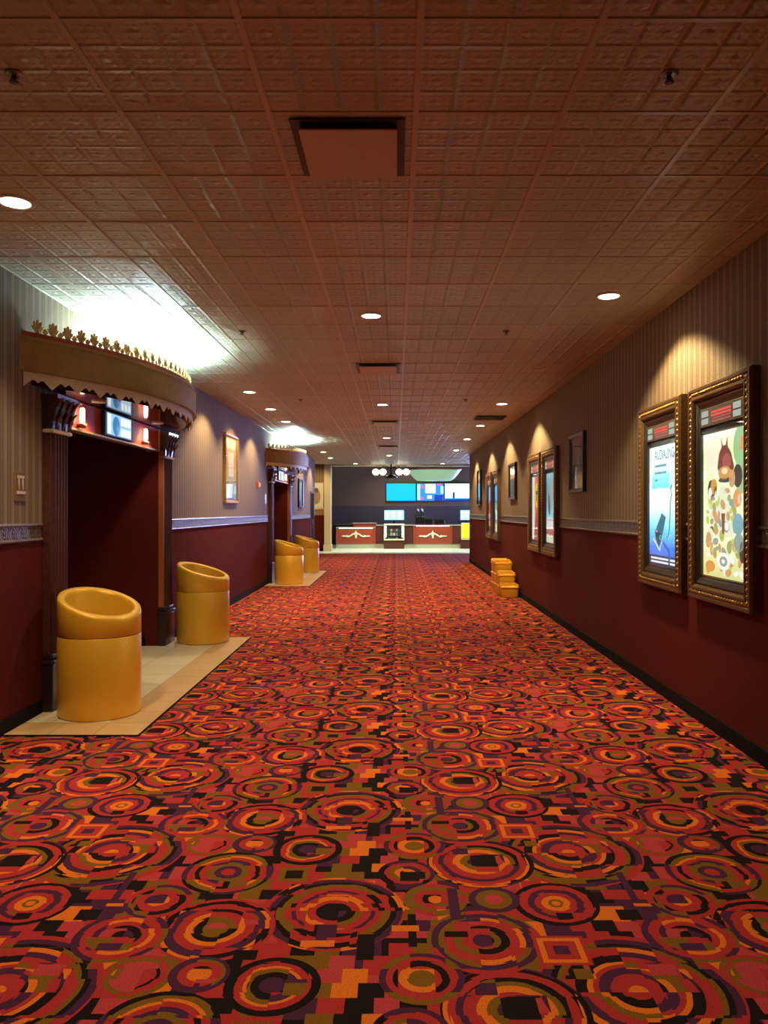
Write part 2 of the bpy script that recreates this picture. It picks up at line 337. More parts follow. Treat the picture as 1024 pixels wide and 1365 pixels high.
# ------------------------------------------------------------------ mesh builder
class MB:
    def __init__(s): s.bm = bmesh.new(); s.mi = 0
    def mat(s, i): s.mi = i; return s
    def face(s, pts, sm=False):
        vs = [s.bm.verts.new(p) for p in pts]
        f = s.bm.faces.new(vs); f.material_index = s.mi; f.smooth = sm; return f
    def box(s, x0, x1, y0, y1, z0, z1, bev=0.0, seg=2):
        if x0 > x1: x0, x1 = x1, x0
        if y0 > y1: y0, y1 = y1, y0
        if z0 > z1: z0, z1 = z1, z0
        r = bmesh.ops.create_cube(s.bm, size=1.0)
        vs = r['verts']
        for v in vs:
            v.co = Vector(((x0+x1)/2 + v.co.x*(x1-x0), (y0+y1)/2 + v.co.y*(y1-y0), (z0+z1)/2 + v.co.z*(z1-z0)))
        fs = {f for v in vs for f in v.link_faces}
        for f in fs: f.material_index = s.mi
        if bev > 0:
            es = list({e for v in vs for e in v.link_edges})
            rb = bmesh.ops.bevel(s.bm, geom=es, offset=bev, segments=seg, affect='EDGES', profile=.5)
            for f in rb['faces']: f.material_index = s.mi
        return s
    def rings(s, ringlist, close=True, cap0=True, cap1=True, sm=True):
        """skin a list of vertex rings (each a list of points)"""
        R = [[s.bm.verts.new(p) for p in r] for r in ringlist]
        n = len(R[0])
        for a, b in zip(R, R[1:]):
            for i in range(n if close else n-1):
                j = (i+1) % n
                try:
                    f = s.bm.faces.new((a[i], a[j], b[j], b[i])); f.material_index = s.mi; f.smooth = sm
                except ValueError: pass
        if cap0 and close: f = s.bm.faces.new(list(reversed(R[0]))); f.material_index = s.mi
        if cap1 and close: f = s.bm.faces.new(R[-1]); f.material_index = s.mi
        return s
    def lathe(s, prof, c=(0, 0, 0), n=32, axis='z', cap0=True, cap1=True, sm=True):
        rs = []
        for r, h in prof:
            ring = []
            for k in range(n):
                a = 2*pi*k/n
                p = (r*cos(a), r*sin(a), h) if axis == 'z' else ((r*cos(a), -h, r*sin(a)) if axis == 'y' else (h, r*cos(a), r*sin(a)))
                ring.append((c[0]+p[0], c[1]+p[1], c[2]+p[2]))
            rs.append(ring)
        return s.rings(rs, True, cap0, cap1, sm)
    def sphere(s, c, r, sx=1, sy=1, sz=1, u=16, v=10):
        mt = Matrix.Translation(c) @ Matrix.Diagonal((sx, sy, sz, 1))
        rr = bmesh.ops.create_uvsphere(s.bm, u_segments=u, v_segments=v, radius=r, matrix=mt)
        for f in {f for w in rr['verts'] for f in w.link_faces}: f.material_index = s.mi; f.smooth = True
        return s
    def tube(s, pts, r, n=8):
        P = [Vector(p) for p in pts]; rs = []
        for i, p in enumerate(P):
            d = (P[min(i+1, len(P)-1)] - P[max(i-1, 0)]).normalized()
            up = Vector((0, 0, 1)) if abs(d.z) < .9 else Vector((1, 0, 0))
            a = d.cross(up).normalized(); b = d.cross(a).normalized()
            rad = r[i] if isinstance(r, (list, tuple)) else r
            rs.append([tuple(p + a*rad*cos(2*pi*k/n) + b*rad*sin(2*pi*k/n)) for k in range(n)])
        return s.rings(rs)
    def prism_y(s, poly, y0, y1):
        """polygon in x,z extruded along y"""
        return s.rings([[(x, y0, z) for x, z in poly], [(x, y1, z) for x, z in poly]], sm=False)
    def prism_z(s, poly, z0, z1, sm=False):
        return s.rings([[(x, y, z0) for x, y in poly], [(x, y, z1) for x, y in poly]], sm=sm)
    def frame(s, w, h, prof, z0=0.0, bead=None):
        """mitred rectangular frame in the x,z plane, front towards -y; prof = [(inset, depth)...]"""
        rs = []
        for ins, dep in prof:
            rs.append([(-w/2+ins, -dep, z0+ins), (w/2-ins, -dep, z0+ins), (w/2-ins, -dep, z0+h-ins), (-w/2+ins, -dep, z0+h-ins)])
        R = [[s.bm.verts.new(p) for p in r] for r in rs]
        for a, b in zip(R, R[1:]):
            for i in range(4):
                j = (i+1) % 4
                f = s.bm.faces.new((a[i], a[j], b[j], b[i])); f.material_index = s.mi
        return s
    def obj(s, name, mats, parent=None, loc=None, label=None, kind=None, smooth=False):
        bmesh.ops.recalc_face_normals(s.bm, faces=s.bm.faces)
        me = bpy.data.meshes.new(name); s.bm.to_mesh(me); s.bm.free()
        for m in (mats if isinstance(mats, (list, tuple)) else [mats]): me.materials.append(m)
        if smooth: me.shade_smooth()
        o = bpy.data.objects.new(name, me); COL.objects.link(o)
        if parent: o.parent = parent
        if loc: o.location = loc
        if label: o['label'] = label
        if kind: o['kind'] = kind
        return o

def tag(o, label, cat, group=None):
    o['label'] = label; o['category'] = cat
    if group: o['group'] = group
    return o
def empty(name, loc, rz=0, label=None, cat=None, group=None):
    o = bpy.data.objects.new(name, None); COL.objects.link(o); o.empty_display_size = .1
    o.location = loc; o.rotation_euler = (0, 0, rz)
    if label: tag(o, label, cat, group)
    return o
def copy_tree(o, parent=None):
    c = o.copy(); COL.objects.link(c)
    if parent: c.parent = parent
    for ch in [x for x in list(COL.objects) if x.parent == o]: copy_tree(ch, c)
    return c
def place(o, loc, rz, label, group=None):
    o.location = loc; o.rotation_euler = (0, 0, rz); o['label'] = label
    if group: o['group'] = group
    return o
def text_mesh(name, body, size, mat_, parent, loc, rot=(pi/2, 0, 0), extrude=.002, sx=1.0):
    cu = bpy.data.curves.new(name, 'FONT'); cu.body = body; cu.size = size; cu.extrude = extrude; cu.align_x = 'CENTER'; cu.align_y = 'CENTER'
    to = bpy.data.objects.new(name + '_tmp', cu); COL.objects.link(to)
    dg = bpy.context.evaluated_depsgraph_get()
    me = bpy.data.meshes.new_from_object(to.evaluated_get(dg)); bpy.data.objects.remove(to)
    me.name = name; me.materials.clear(); me.materials.append(mat_)
    o = bpy.data.objects.new(name, me); COL.objects.link(o); o.parent = parent; o.location = loc; o.rotation_euler = rot; o.scale = (sx, 1, 1)
    return o
R90 = pi/2

# ------------------------------------------------------------------ the setting
def struct(mb, name, mats): return mb.obj(name, mats, kind='structure')
mb = MB(); mb.box(-6.2, 8.2, Y0, 27.6, -.1, 0)
struct(mb, 'floor', M['carpet'])
mb = MB(); mb.box(-6.2, 8.2, 27.6, Y_BACK, -.1, .004)
struct(mb, 'floor', M['tile_l'])
# tiled landings in front of the two auditorium entrances, tan border and cream field
for e in ENTR:
    a, b2 = e-2.20, e+1.87
    mb = MB()
    mb.mat(0).box(-5.2, -2.05, a+.31, b2-.31, 0, .006)
    mb.mat(1).box(XL+.012, -2.05, a, a+.31, 0, .006).box(XL+.012, -2.05, b2-.31, b2, 0, .006).box(-2.05, -1.745, a, b2, 0, .006)
    mb.mat(2).box(XL+.012, -1.738, a-.012, a, 0, .008).box(-1.745, -1.733, a-.012, b2, 0, .008)
    struct(mb, 'floor', [M['tile'], M['tile_b'], M['base']])
mb = MB(); mb.box(XL-.2, XR+.2, Y0, YR_END, CEIL, CEIL+.08).box(-6.2, 8.2, YR_END, Y_CEIL_END, CEIL, CEIL+.08)
mb.box(-6.2, 8.2, Y_CEIL_END-.08, Y_CEIL_END, CEIL, 4.1)
struct(mb, 'ceiling', M['ceiling'])
mb = MB(); mb.box(-6.2, 8.2, Y_CEIL_END, Y_BACK+.2, 4.1, 4.2)
struct(mb, 'ceiling', M['dark'])
# suspended-ceiling bars (main runners along the hall, cross tees between them)
mb = MB()
k = -4
while .0825+.61*k < XR:
    x = .0825+.61*k
    if x > XL: mb.box(x-.012, x+.012, Y0, Y_CEIL_END-.1, CEIL-.006, CEIL+.002)
    k += 1
y = 3.218 - .61*10
while y < Y_CEIL_END-.1:
    mb.box(XL+.01 if y < YL_END else -6, XR-.01 if y < YR_END else 8, y-.009, y+.009, CEIL-.004, CEIL+.002); y += .61
struct(mb, 'trim_1', M['grid'])

def wall_seg(mb, x0, x1, y0, y1, z0=0.0, z1=CEIL):
    if z0 < 1.36: mb.mat(1).box(x0, x1, y0, y1, z0, 1.36)
    mb.mat(0).box(x0, x1, y0, y1, max(z0, 1.36), z1)
OPEN = [(e-1.27, e+1.27) for e in ENTR]       # structural openings, covered at the edges by pilasters
HEAD = 2.20
mb = MB()
ys = [Y0] + [v for o_ in OPEN for v in o_] + [YL_END]
for a, b2 in ((ys[0], ys[1]), (ys[2], ys[3]), (ys[4], 24.15), (25.1, YL_END)):
    wall_seg(mb, XL-.14, XL, a, b2)
for a, b2 in OPEN: mb.mat(0).box(XL-.14, XL, a, b2, HEAD, CEIL)
mb.mat(0).box(XL-.14, XL, 24.15, 25.1, 2.10, CEIL)
struct(mb, 'wall_left', [M['paper'], M['wains']])
mb = MB(); wall_seg(mb, XR, XR+.14, Y0, YR_END)
struct(mb, 'wall_right', [M['paper'], M['wains']])
mb = MB(); mb.mat(1).box(XR+.14, 8.2, YR_END-.14, YR_END, 0, 1.36).mat(0).box(XR+.14, 8.2, YR_END-.14, YR_END, 1.36, CEIL)
struct(mb, 'wall_lobby_front', [M['paper_plain'], M['wains']])
mb = MB(); mb.mat(1).box(-6.2, -2.69, 29.3, 29.44, 0, 1.36).mat(0).box(-6.2, -2.69, 29.3, 29.44, 1.36, 4.1)
struct(mb, 'wall_lobby_left_facing', [M['paper_plain'], M['wains']])
mb = MB(); mb.mat(0).box(-6.3, -6.2, YL_END-.14, 29.44, 0, 4.1).box(-6.2, XL-.14, YL_END-.14, YL_END, 0, CEIL)
struct(mb, 'wall_lobby_left', M['wains'])
mb = MB(); mb.box(8.2, 8.3, YR_END, Y_BACK, 0, 4.1)
struct(mb, 'wall_lobby_right', M['paper'])
mb = MB(); mb.box(XL-.14, XR+.14, Y0-.1, Y0, 0, CEIL)
struct(mb, 'wall_rear', M['paper_plain'])
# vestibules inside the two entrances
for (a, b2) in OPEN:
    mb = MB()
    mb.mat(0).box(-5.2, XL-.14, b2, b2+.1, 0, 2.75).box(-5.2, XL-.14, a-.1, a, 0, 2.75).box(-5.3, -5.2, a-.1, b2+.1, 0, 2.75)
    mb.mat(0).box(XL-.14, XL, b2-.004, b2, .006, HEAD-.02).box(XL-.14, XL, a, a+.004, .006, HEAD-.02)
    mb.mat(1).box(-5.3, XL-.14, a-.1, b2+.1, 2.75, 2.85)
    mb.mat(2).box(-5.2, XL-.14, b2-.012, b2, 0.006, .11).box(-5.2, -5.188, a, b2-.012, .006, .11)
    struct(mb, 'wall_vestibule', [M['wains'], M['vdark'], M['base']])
# baseboards
mb = MB()
for a, b2 in ((Y0, ENTR[0]-1.62), (ENTR[0]+1.60, ENTR[1]-1.62), (ENTR[1]+1.60, 24.1)):
    mb.box(XL, XL+.012, a, b2, 0, .10)
struct(mb, 'baseboard_left', M['base'])
mb = MB(); mb.box(XR-.012, XR, Y0, YR_END, 0, .10); struct(mb, 'baseboard_right', M['base'])
mb = MB(); mb.box(-6.1, -2.7, 29.285, 29.3, .004, .10); struct(mb, 'baseboard_lobby', M['base'])
# chair rails: two bright mouldings with an embossed border between
def rail(mb, x, sgn, a, b2):
    for z, hh in ((RAIL0+.012, .013), (RAIL1-.012, .013)):
        prof = [(0, -hh), (.010, -hh*.9), (.018, -hh*.3), (.018, hh*.4), (.011, hh*.95), (0, hh)]
        mb.mat(0).rings([[(x+sgn*p, a, z+q) for p, q in prof], [(x+sgn*p, b2, z+q) for p, q in prof]], sm=False)
    mb.mat(1).box(x, x+sgn*.006, a, b2, RAIL0+.02, RAIL1-.02)
mb = MB()
for a, b2 in ((Y0, ENTR[0]-1.62), (ENTR[0]+1.60, ENTR[1]-1.62), (ENTR[1]+1.60, 24.1)): rail(mb, XL, 1, a, b2)
struct(mb, 'trim_2', [M['rail'], M['band']])
mb = MB()
for a, b2 in ((Y0, 4.672), (5.688, 5.842), (6.858, 10.427), (11.443, 11.597), (12.613, 16.297), (17.313, 17.467), (18.483, YR_END)): rail(mb, XR, -1, a, b2)
struct(mb, 'trim_3', [M['rail'], M['band']])
# dark door standing in the left wall near its far end
mb = MB(); mb.box(XL-.12, XL+.01, 24.2, 25.05, .005, 2.08, .004)
dr = struct(mb, 'door_1', M['vdark'])
mb = MB(); mb.box(XL-.13, XL+.02, 24.15, 24.2, 0, 2.13).box(XL-.13, XL+.02, 25.05, 25.1, 0, 2.13).box(XL-.13, XL+.02, 24.2, 25.05, 2.08, 2.13)
mb.obj('door_frame', M['dark_wood'], dr)
mb = MB(); mb.tube([(XL+.01, 24.3, 1.0), (XL+.06, 24.3, 1.0), (XL+.06, 24.3, 1.25), (XL+.01, 24.3, 1.25)], .01)
mb.obj('door_handle', M['rail'], dr)
# pale portal framing the concession area
M['portal'] = mat('tan_portal_paint', (.68, .60, .42), .5, 0, .06)
mb = MB(); mb.box(-2.69, -2.44, 29.1, 29.44, 0, 3.36, .01).box(-2.44, 5.8, 29.1, 29.44, 3.20, 3.36)
mb.box(-2.72, -2.41, 29.06, 29.44, 0.004, .25, .01)
struct(mb, 'trim_4', M['portal'])

# ------------------------------------------------------------------ marquee (curved canopy over each entrance)
RR, SAG, HC = 3.29, .64, 1.95
def arc(ins, n, y_end=0.0):
    """points of the bow front inset by ins, in local x,y (front = -y, wall at y=0)"""
    R = RR - ins; cy = RR - SAG
    a = math.acos(min(1, (cy-y_end)/R))
    return [(R*sin(-a+2*a*i/(n-1)), cy-R*cos(-a+2*a*i/(n-1))) for i in range(n)]
def arc_strip(mb, i0, i1, z0, z1, n=49, sm=False):
    """curved bar between two insets"""
    A = arc(i0, n); B = arc(i1, n)
    rs = [[(A[k][0], A[k][1], z0), (A[k][0], A[k][1], z1), (B[k][0], B[k][1], z1), (B[k][0], B[k][1], z0)] for k in range(n)]
    mb.rings(rs, sm=False)
def palmette(mb, s=1.0):
    """fan of five leaf lobes, front towards -y, base at z=0"""
    for a, L_, w in ((0, .108, .0105), (-20, .100, .010), (20, .100, .010), (-42, .078, .0095), (42, .078, .0095)):
        A = radians(a); pts = []
        for t, ww in ((0, .35), (.3, .7), (.6, 1.0), (.82, .9), (.95, .5), (1, .12)):
            pts.append((t*L_*s, ww*w*s))
        ring = []
        L1 = [(p, q) for p, q in pts] + [(p, -q) for p, q in reversed(pts)]
        mb.prism_y([(sin(A)*p + cos(A)*q, cos(A)*p - sin(A)*q + .004) for p, q in L1], -.006, .006)
    mb.box(-.02*s, .02*s, -.009, .009, 0, .02*s, .003)
    mb.sphere((0, -.006, .022*s), .012*s, u=10, v=6)

def build_marquee():
    root = empty('entrance_marquee', (0, 0, 0))
    mb = MB()
    arc_strip(mb, 0, .03, 2.52, 2.77)
    arc_strip(mb, -.008, .02, 2.745, 2.762); arc_strip(mb, -.006, .02, 2.522, 2.534)
    mb.obj('fascia', M['bronze'], root)
    mb = MB(); A = arc(.03, 49, -.002)
    mb.prism_z(A, 2.60, 2.615)
    mb.obj('top_board', M['trim_white'], root)
    mb = MB(); A = arc(.10, 49, -.002); mb.prism_z(A, 2.44, 2.50)
    mb.obj('soffit', M['soffit'], root)
    mb = MB(); arc_strip(mb, .05, .10, 2.49, 2.522); mb.obj('lower_edge', M['bronze'], root)
    mb = MB(); arc_strip(mb, .02, .09, 2.77, 2.80); arc_strip(mb, .03, .07, 2.80, 2.81)
    mb.obj('top_moulding', M['maroon'], root)
    # scalloped valance: cream metal strip with pairs of pointed notches
    R = RR-.035; cy = RR-SAG; aend = math.acos(cy/R)
    T = .215/R; n = int(2*aend/T); T = 2*aend/n
    def low(f):  # f 0..1 in one repeat: tooth at 0, notch pair round .5
        K = [(0, .118), (.30, .062), (.40, .064), (.5, .082), (.60, .064), (.70, .062), (1, .118)]
        for (a, va), (b_, vb) in zip(K, K[1:]):
            if a <= f <= b_: return va + (vb-va)*(f-a)/(b_-a)
    mb = MB(); rs = []
    for i in range(n):
        for f in (0, .15, .30, .40, .5, .60, .70, .85):
            a = -aend + (i+f)*T; d = low(f)
            for_r = []
            rs.append([((R)*sin(a), cy-R*cos(a), 2.53), (R*sin(a), cy-R*cos(a), 2.53-d), ((R-.008)*sin(a), cy-(R-.008)*cos(a), 2.53-d), ((R-.008)*sin(a), cy-(R-.008)*cos(a), 2.53)])
    mb.rings(rs, sm=False)
    mb.obj('scalloped_valance', M['cream'], root)
    # cresting of palmettes along the top edge
    mb = MB(); palmette(mb); p0 = mb.obj('palmette', M['goldl'], root)
    mb = MB(); palmette(mb, .42); s0 = mb.obj('small_palmette', M['goldl'], root)
    R = RR-.055; a0 = math.acos(cy/R)
    n = 31
    for i in range(n):
        a = -a0 + .02 + (2*a0-.04)*(i+.2)/(n-.6)
        o = p0 if i == 0 else p0.copy()
        if i: COL.objects.link(o)
        o.location = (R*sin(a), cy-R*cos(a), 2.808); o.rotation_euler = (0, 0, a); o.scale = (.82, 1, .95)
        if i < n-1:
            a2 = a + (2*a0-.04)/(n-.6)/2
            o = s0 if i == 0 else s0.copy()
            if i: COL.objects.link(o)
            o.location = (R*sin(a2), cy-R*cos(a2), 2.808); o.rotation_euler = (0, 0, a2)
    # fluorescent tubes lying on the canopy board, throwing cold light on the ceiling
    for x0, x1, yy in ((-.95, .25, -.30), (.0, 1.20, -.26)):
        mb = MB(); mb.lathe([(.02, x0), (.02, x1)], (0, yy, 2.665), 10, 'x'); t = mb.obj('fluorescent_tube', M['tube'], root)
        mb = MB(); mb.box(x0-.03, x0, yy-.03, yy+.03, 2.615, 2.70, .004).box(x1, x1+.03, yy-.03, yy+.03, 2.615, 2.70, .004).box(x0, x1, yy-.025, yy+.025, 2.615, 2.64)
        mb.obj('tube_holder', M['trim_white'], t)
    # little downlights recessed in the soffit
    for xx in (-.92, .68):
        mb = MB(); mb.lathe([(.058, 2.43), (.062, 2.442), (.04, 2.444), (.04, 2.436)], (xx, -.17, 0), 20); f = mb.obj('soffit_downlight', M['trim_white'], root)
        mb = MB(); mb.lathe([(.038, 2.4345), (.038, 2.439)], (xx, -.17, 0), 20); mb.obj('lens', M['lens_s'], f)
        ld = bpy.data.lights.new('soffit_spot', 'SPOT'); ld.energy = 30; ld.color = (1, .78, .5); ld.spot_size = radians(125); ld.spot_blend = .5; ld.shadow_soft_size = .03
        lo = bpy.data.objects.new('soffit_spot', ld); COL.objects.link(lo); lo.parent = f; lo.location = (xx, -.17, 2.425)
    return root
mq = build_marquee()
mq2 = copy_tree(mq)
place(mq, (XL, ENTR[0], 0), R90, 'large bow-fronted bronze marquee with gilded palmette crest over the nearer left entrance')
mq['category'] = 'marquee'
place(mq2, (XL, ENTR[1], 0), R90, 'smaller-looking bow-fronted marquee over the farther left entrance')
mq2['category'] = 'marquee'
for o in (mq, mq2): o['group'] = 'marquees over the auditorium entrances'

# ------------------------------------------------------------------ pilasters
def build_pilaster():
    root = empty('pilaster', (0, 0, 0))
    w = .32
    mb = MB()
    poly = [(-w/2, 0), (-w/2, -.055), (-w/2+.03, -.055)]
    nf = 5; x = -w/2+.03; fw = (w-.06)/nf
    for i in range(nf):
        for k in range(1, 6):
            a = pi*k/6; poly.append((x+fw*.5-fw*.42*cos(a), -.055-.022*sin(a)))
        poly.append((x+fw, -.055)); x += fw
    poly += [(w/2, -.055), (w/2, 0)]
    mb.prism_z(poly, .44, 2.115); mb.obj('fluted_shaft', M['dark_wood'], root)
    mb = MB(); mb.box(-w/2-.02, w/2+.02, -.085, 0, .006, .36, .006).box(-w/2-.03, w/2+.03, -.10, 0, .36, .395, .01).box(-w/2-.012, w/2+.012, -.08, 0, .395, .44, .012)
    mb.obj('plinth', M['plinth'], root)
    mb = MB(); mb.box(-w/2-.012, w/2+.012, -.092, 0, 2.11, 2.14, .012); mb.obj('collar', M['cream'], root)
    mb = MB()
    # flaring bell of the capital
    rs = []
    for z, o_ in ((2.14, 0), (2.22, .008), (2.30, .03), (2.37, .055), (2.40, .06)):
        rs.append([(-w/2-o_*.5, 0, z), (-w/2-o_*.5, -.07-o_, z), (w/2+o_*.5, -.07-o_, z), (w/2+o_*.5, 0, z)])
    mb.rings(rs, sm=False); mb.obj('capital', M['dark_wood'], root)
    for row, (z0, L_, xs) in enumerate(((2.14, .15, (-.11, 0, .11)), (2.20, .19, (-.145, -.055, .055, .145)))):
        for xx in xs:
            mb = MB(); rs = []
            for t in (0, .25, .5, .72, .9, 1.0):
                ww = .045*sin(pi*min(1, .25+t*.62))*(1-.4*t); out_ = .012+.02*t+.06*t**4
                zz = z0 + L_*(t if t < .9 else .9-(t-.9)*.3)
                rs.append([(xx-ww, -.075-out_, zz), (xx-ww*.4, -.085-out_, zz), (xx, -.078-out_, zz), (xx+ww*.4, -.085-out_, zz), (xx+ww, -.075-out_, zz), (xx, -.066-out_, zz)])
            mb.rings(rs); mb.obj('acanthus_leaf', M['dark_wood'], root)
    return root
pil = build_pilaster()
# the farther pilaster of each doorway has a red-gold corner strip on its opening side: kept on all, it faces the opening
P = []
labs = ['dark fluted pilaster at the near side of the nearer left entrance', 'dark pilaster at the far side of the nearer left entrance',
        'dark pilaster at the near side of the farther left entrance', 'dark pilaster at the far side of the farther left entrance']
pos = [ENTR[0]-1.43, ENTR[0]+1.43, ENTR[1]-1.43, ENTR[1]+1.43]
for i, (yy, lb) in enumerate(zip(pos, labs)):
    o = pil if i == 0 else copy_tree(pil)
    P.append(o)
for o, yy, lb in zip(P, pos, labs):
    place(o, (XL, yy, 0), R90, lb, 'pilasters flanking the entrances'); o['category'] = 'pilaster'
for i in (1, 3):
    mb = MB(); mb.box(-.172, -.160, -.062, -.002, .44, HEAD-.01, .003)
    mb.obj('corner_strip', M['red_edge'], P[i], label='orange-red strip on the opening side')

# transom over each opening: red panel, gold edge, small screen, two lamps
scr_blue = lit('pale_blue_screen', (.30, .58, .80), 1.0); scr_white = lit('white_screen_text', (.85, 1.0, .95), 1.3); scr_deep = lit('deep_blue_shape', (.05, .22, .45), 1.0)
def build_transom():
    root = empty('entrance_transom', (0, 0, 0))
    mb = MB(); mb.box(-1.24, 1.24, -.012, .0, HEAD, 2.43); mb.obj('panel', M['trans'], root)
    mb = MB(); mb.box(-1.24, 1.24, -.03, .0, HEAD-.02, HEAD, .004).box(-1.24, -1.225, -.03, -.012, HEAD, 2.43).box(1.225, 1.24, -.03, -.012, HEAD, 2.43)
    mb.obj('edge_trim', M['goldl'], root)
    mb = MB(); mb.box(-.47, .27, -.05, -.012, HEAD+.005, 2.43, .004); h = mb.obj('screen_housing', M['void'], root)
    mb = MB(); mb.box(-.42, .22, -.053, -.05, HEAD+.02, 2.415); s = mb.obj('screen', scr_blue, h)
    mb = MB(); mb.box(-.40, -.33, -.0545, -.053, HEAD+.03, 2.405); mb.obj('screen_stripe', scr_white, h)
    mb = MB()
    for k in range(3):
        for j in range(2): mb.box(-.06+k*.09, .01+k*.09, -.0545, -.053, HEAD+.03+j*.10, HEAD+.10+j*.10)
    mb.obj('screen_text', scr_white, h)
    mb = MB(); mb.lathe([(.001, .053), (.09, .053), (.09, .0545), (.001, .0545)], (-.19, 0, HEAD+.11), 24, 'y'); mb.obj('screen_picture', scr_deep, h)
    for xx in (-.97, .67):
        mb = MB(); mb.lathe([(.03, HEAD+.012), (.034, HEAD+.03), (.034, HEAD+.045), (.018, HEAD+.05)], (xx, -.05, 0), 16); f = mb.obj('lamp_holder', M['goldl'], root)
        mb = MB(); mb.lathe([(.016, HEAD+.05), (.021, HEAD+.075), (.021, HEAD+.155), (.017, HEAD+.175), (.006, HEAD+.18)], (xx, -.05, 0), 16); mb.obj('lamp_glass', M['lamp_w'], f)
        mb = MB(); mb.box(xx-.012, xx+.012, -.05, 0, HEAD+.02, HEAD+.035); mb.obj('lamp_arm', M['goldl'], f)
    return root
tr = build_transom(); tr2 = copy_tree(tr)
place(tr, (XL, ENTR[0], 0), R90, 'orange-red transom with small blue screen and two lamps above the nearer left doorway', 'transoms above the doorways'); tr['category'] = 'transom'
place(tr2, (XL, ENTR[1], 0), R90, 'orange-red transom with small screen above the farther left doorway', 'transoms above the doorways'); tr2['category'] = 'transom'

# ------------------------------------------------------------------ plaques beside the entrances
M['plaque'] = mat('brown_plaque', (.16, .085, .035), .75, 0, .1); M['plaque_l'] = mat('pale_gold_lettering', (.62, .47, .25), .35, .3, .05)
M['plaque_s'] = mat('pale_satin_plaque', (.55, .55, .58), .25, .5, .05)
def plaque(loc, label, num, m1, m2):
    r = empty('auditorium_sign', loc, R90, label, 'sign')
    mb = MB(); mb.box(-.072, .072, -.014, 0, 0, .21, .004); mb.obj('plate', m1, r)
    mb = MB(); mb.box(-.05, .05, -.018, -.014, .165, .185, .002).box(-.062, .062, -.020, -.014, .052, .075, .002); mb.obj('raised_bar', m2, r)
    if num:
        text_mesh('numerals', num, .115, m2, r, (0, -.016, .12), extrude=.003)
    return r
plaque((XL, 5.49, 1.585), 'small brown plaque with pale number 11 on the striped wall', '11', M['plaque'], M['plaque_l'])
plaque((XL, 15.82, 1.66), 'small pale plaque beside the farther left entrance', None, M['plaque_s'], M['plaque_s'])

# fire alarm strobe
M['alarm'] = mat('red_alarm_plastic', (.62, .05, .02), .4, 0, .05)
r = empty('fire_alarm', (XL, 14.93, 1.96), R90, 'small red fire alarm on the left wall past the framed poster', 'fire alarm')
mb = MB(); mb.box(-.06, .06, -.035, 0, 0, .12, .008); mb.obj('housing', M['alarm'], r)
mb = MB(); mb.box(-.02, .02, -.06, -.035, .03, .09, .006); mb.obj('strobe', M['trim_white'], r)

# ------------------------------------------------------------------ litter bins
def bin_(loc, gx, gy, label):
    """cylinder r=.3 cut on a slant: top plane z=.832+gx*x+gy*y"""
    r = empty('litter_bin', loc, 0, label, 'litter bin', 'gold slant-topped litter bins')
    n = 48; R = .298
    def top(x, y, d=0): return .832+gx*x+gy*y-d
    def ring(rad, zf): return [(rad*cos(2*pi*k/n), rad*sin(2*pi*k/n), zf(rad*cos(2*pi*k/n), rad*sin(2*pi*k/n))) for k in range(n)]
    mb = MB()
    mb.rings([ring(.275, lambda x, y: .0), ring(.29, lambda x, y: .003), ring(R, lambda x, y: .02), ring(R, lambda x, y: .32), ring(R, lambda x, y: .585), ring(R-.004, lambda x, y: .592)], cap1=False)
    mb.rings([ring(.262, lambda x, y: .05), ring(.268, lambda x, y: .592), ring(R-.004, lambda x, y: .592)], cap1=False)
    b_ = mb.obj('body', M['gold_can'], r)
    mb = MB()
    mb.rings([ring(R-.004, lambda x, y: .596), ring(R, lambda x, y: .600), ring(R, lambda x, y: top(x, y, .03)), ring(R-.003, lambda x, y: top(x, y, .008)), ring(R-.012, lambda x, y: top(x, y, .001)),
              ring(.25, lambda x, y: top(x, y, 0)), ring(.243, lambda x, y: top(x, y, .006)), ring(.238, lambda x, y: top(x, y, .03)), ring(.232, lambda x, y: top(x, y, .2)), ring(.225, lambda x, y: .52), ring(.25, lambda x, y: .52)], cap0=False, cap1=False)
    mb.obj('slanted_lid', M['gold_can'], r)
    mb = MB(); mb.lathe([(.276, -.0), (.276, .004)], (0, 0, 0), 32); mb.obj('foot_ring', M['base'], r)
    return r
bin_((-2.23, 5.85, .006), -.263, .19, 'nearest gold litter bin with slanted open top, at the near corner of the tiled landing')
bin_((-2.24, 9.03, .006), -.30, .07, 'second gold litter bin from the camera, at the far corner of the nearer landing')
bin_((-2.23, 16.2, .006), -.30, .04, 'third gold litter bin, in front of the farther entrance')
bin_((-2.21, 19.3, .006), -.28, .03, 'farthest gold litter bin, partly hidden behind the third')

# ------------------------------------------------------------------ ceiling fittings
def build_downlight(on=True):
    root = empty('recessed_downlight', (0, 0, CEIL))
    mb = MB(); mb.lathe([(.098, 0), (.100, -.006), (.094, -.011), (.080, -.012), (.074, -.004), (.074, 0)], (0, 0, 0), 28, cap0=False, cap1=False)
    mb.obj('trim_ring', M['trim_white'], root)
    mb = MB(); mb.lathe([(.078, -.001), (.078, -.008), (.06, -.011), (.001, -.012)], (0, 0, 0), 28, cap1=False); mb.obj('lens', M['lens_w'] if on else M['lens_off'], root)
    return root
dl = build_downlight(); used = [0]
WARM = (1, .80, .58)
def downlight(x, y, label, power, size=150, blend=.6, grp='lit ceiling downlights', col=WARM):
    o = dl if not used[0] else copy_tree(dl)
    used[0] += 1
    place(o, (x, y, CEIL), 0, label, grp); o['category'] = 'ceiling light'
    return (o, power, size, blend, col)
L_ = []
TILT = {}
cn = ['nearest of the lit downlights along the middle of the ceiling', 'second lit downlight along the middle of the ceiling', 'third lit downlight along the middle of the ceiling', 'farthest downlight along the middle of the ceiling, above the globe lamps']
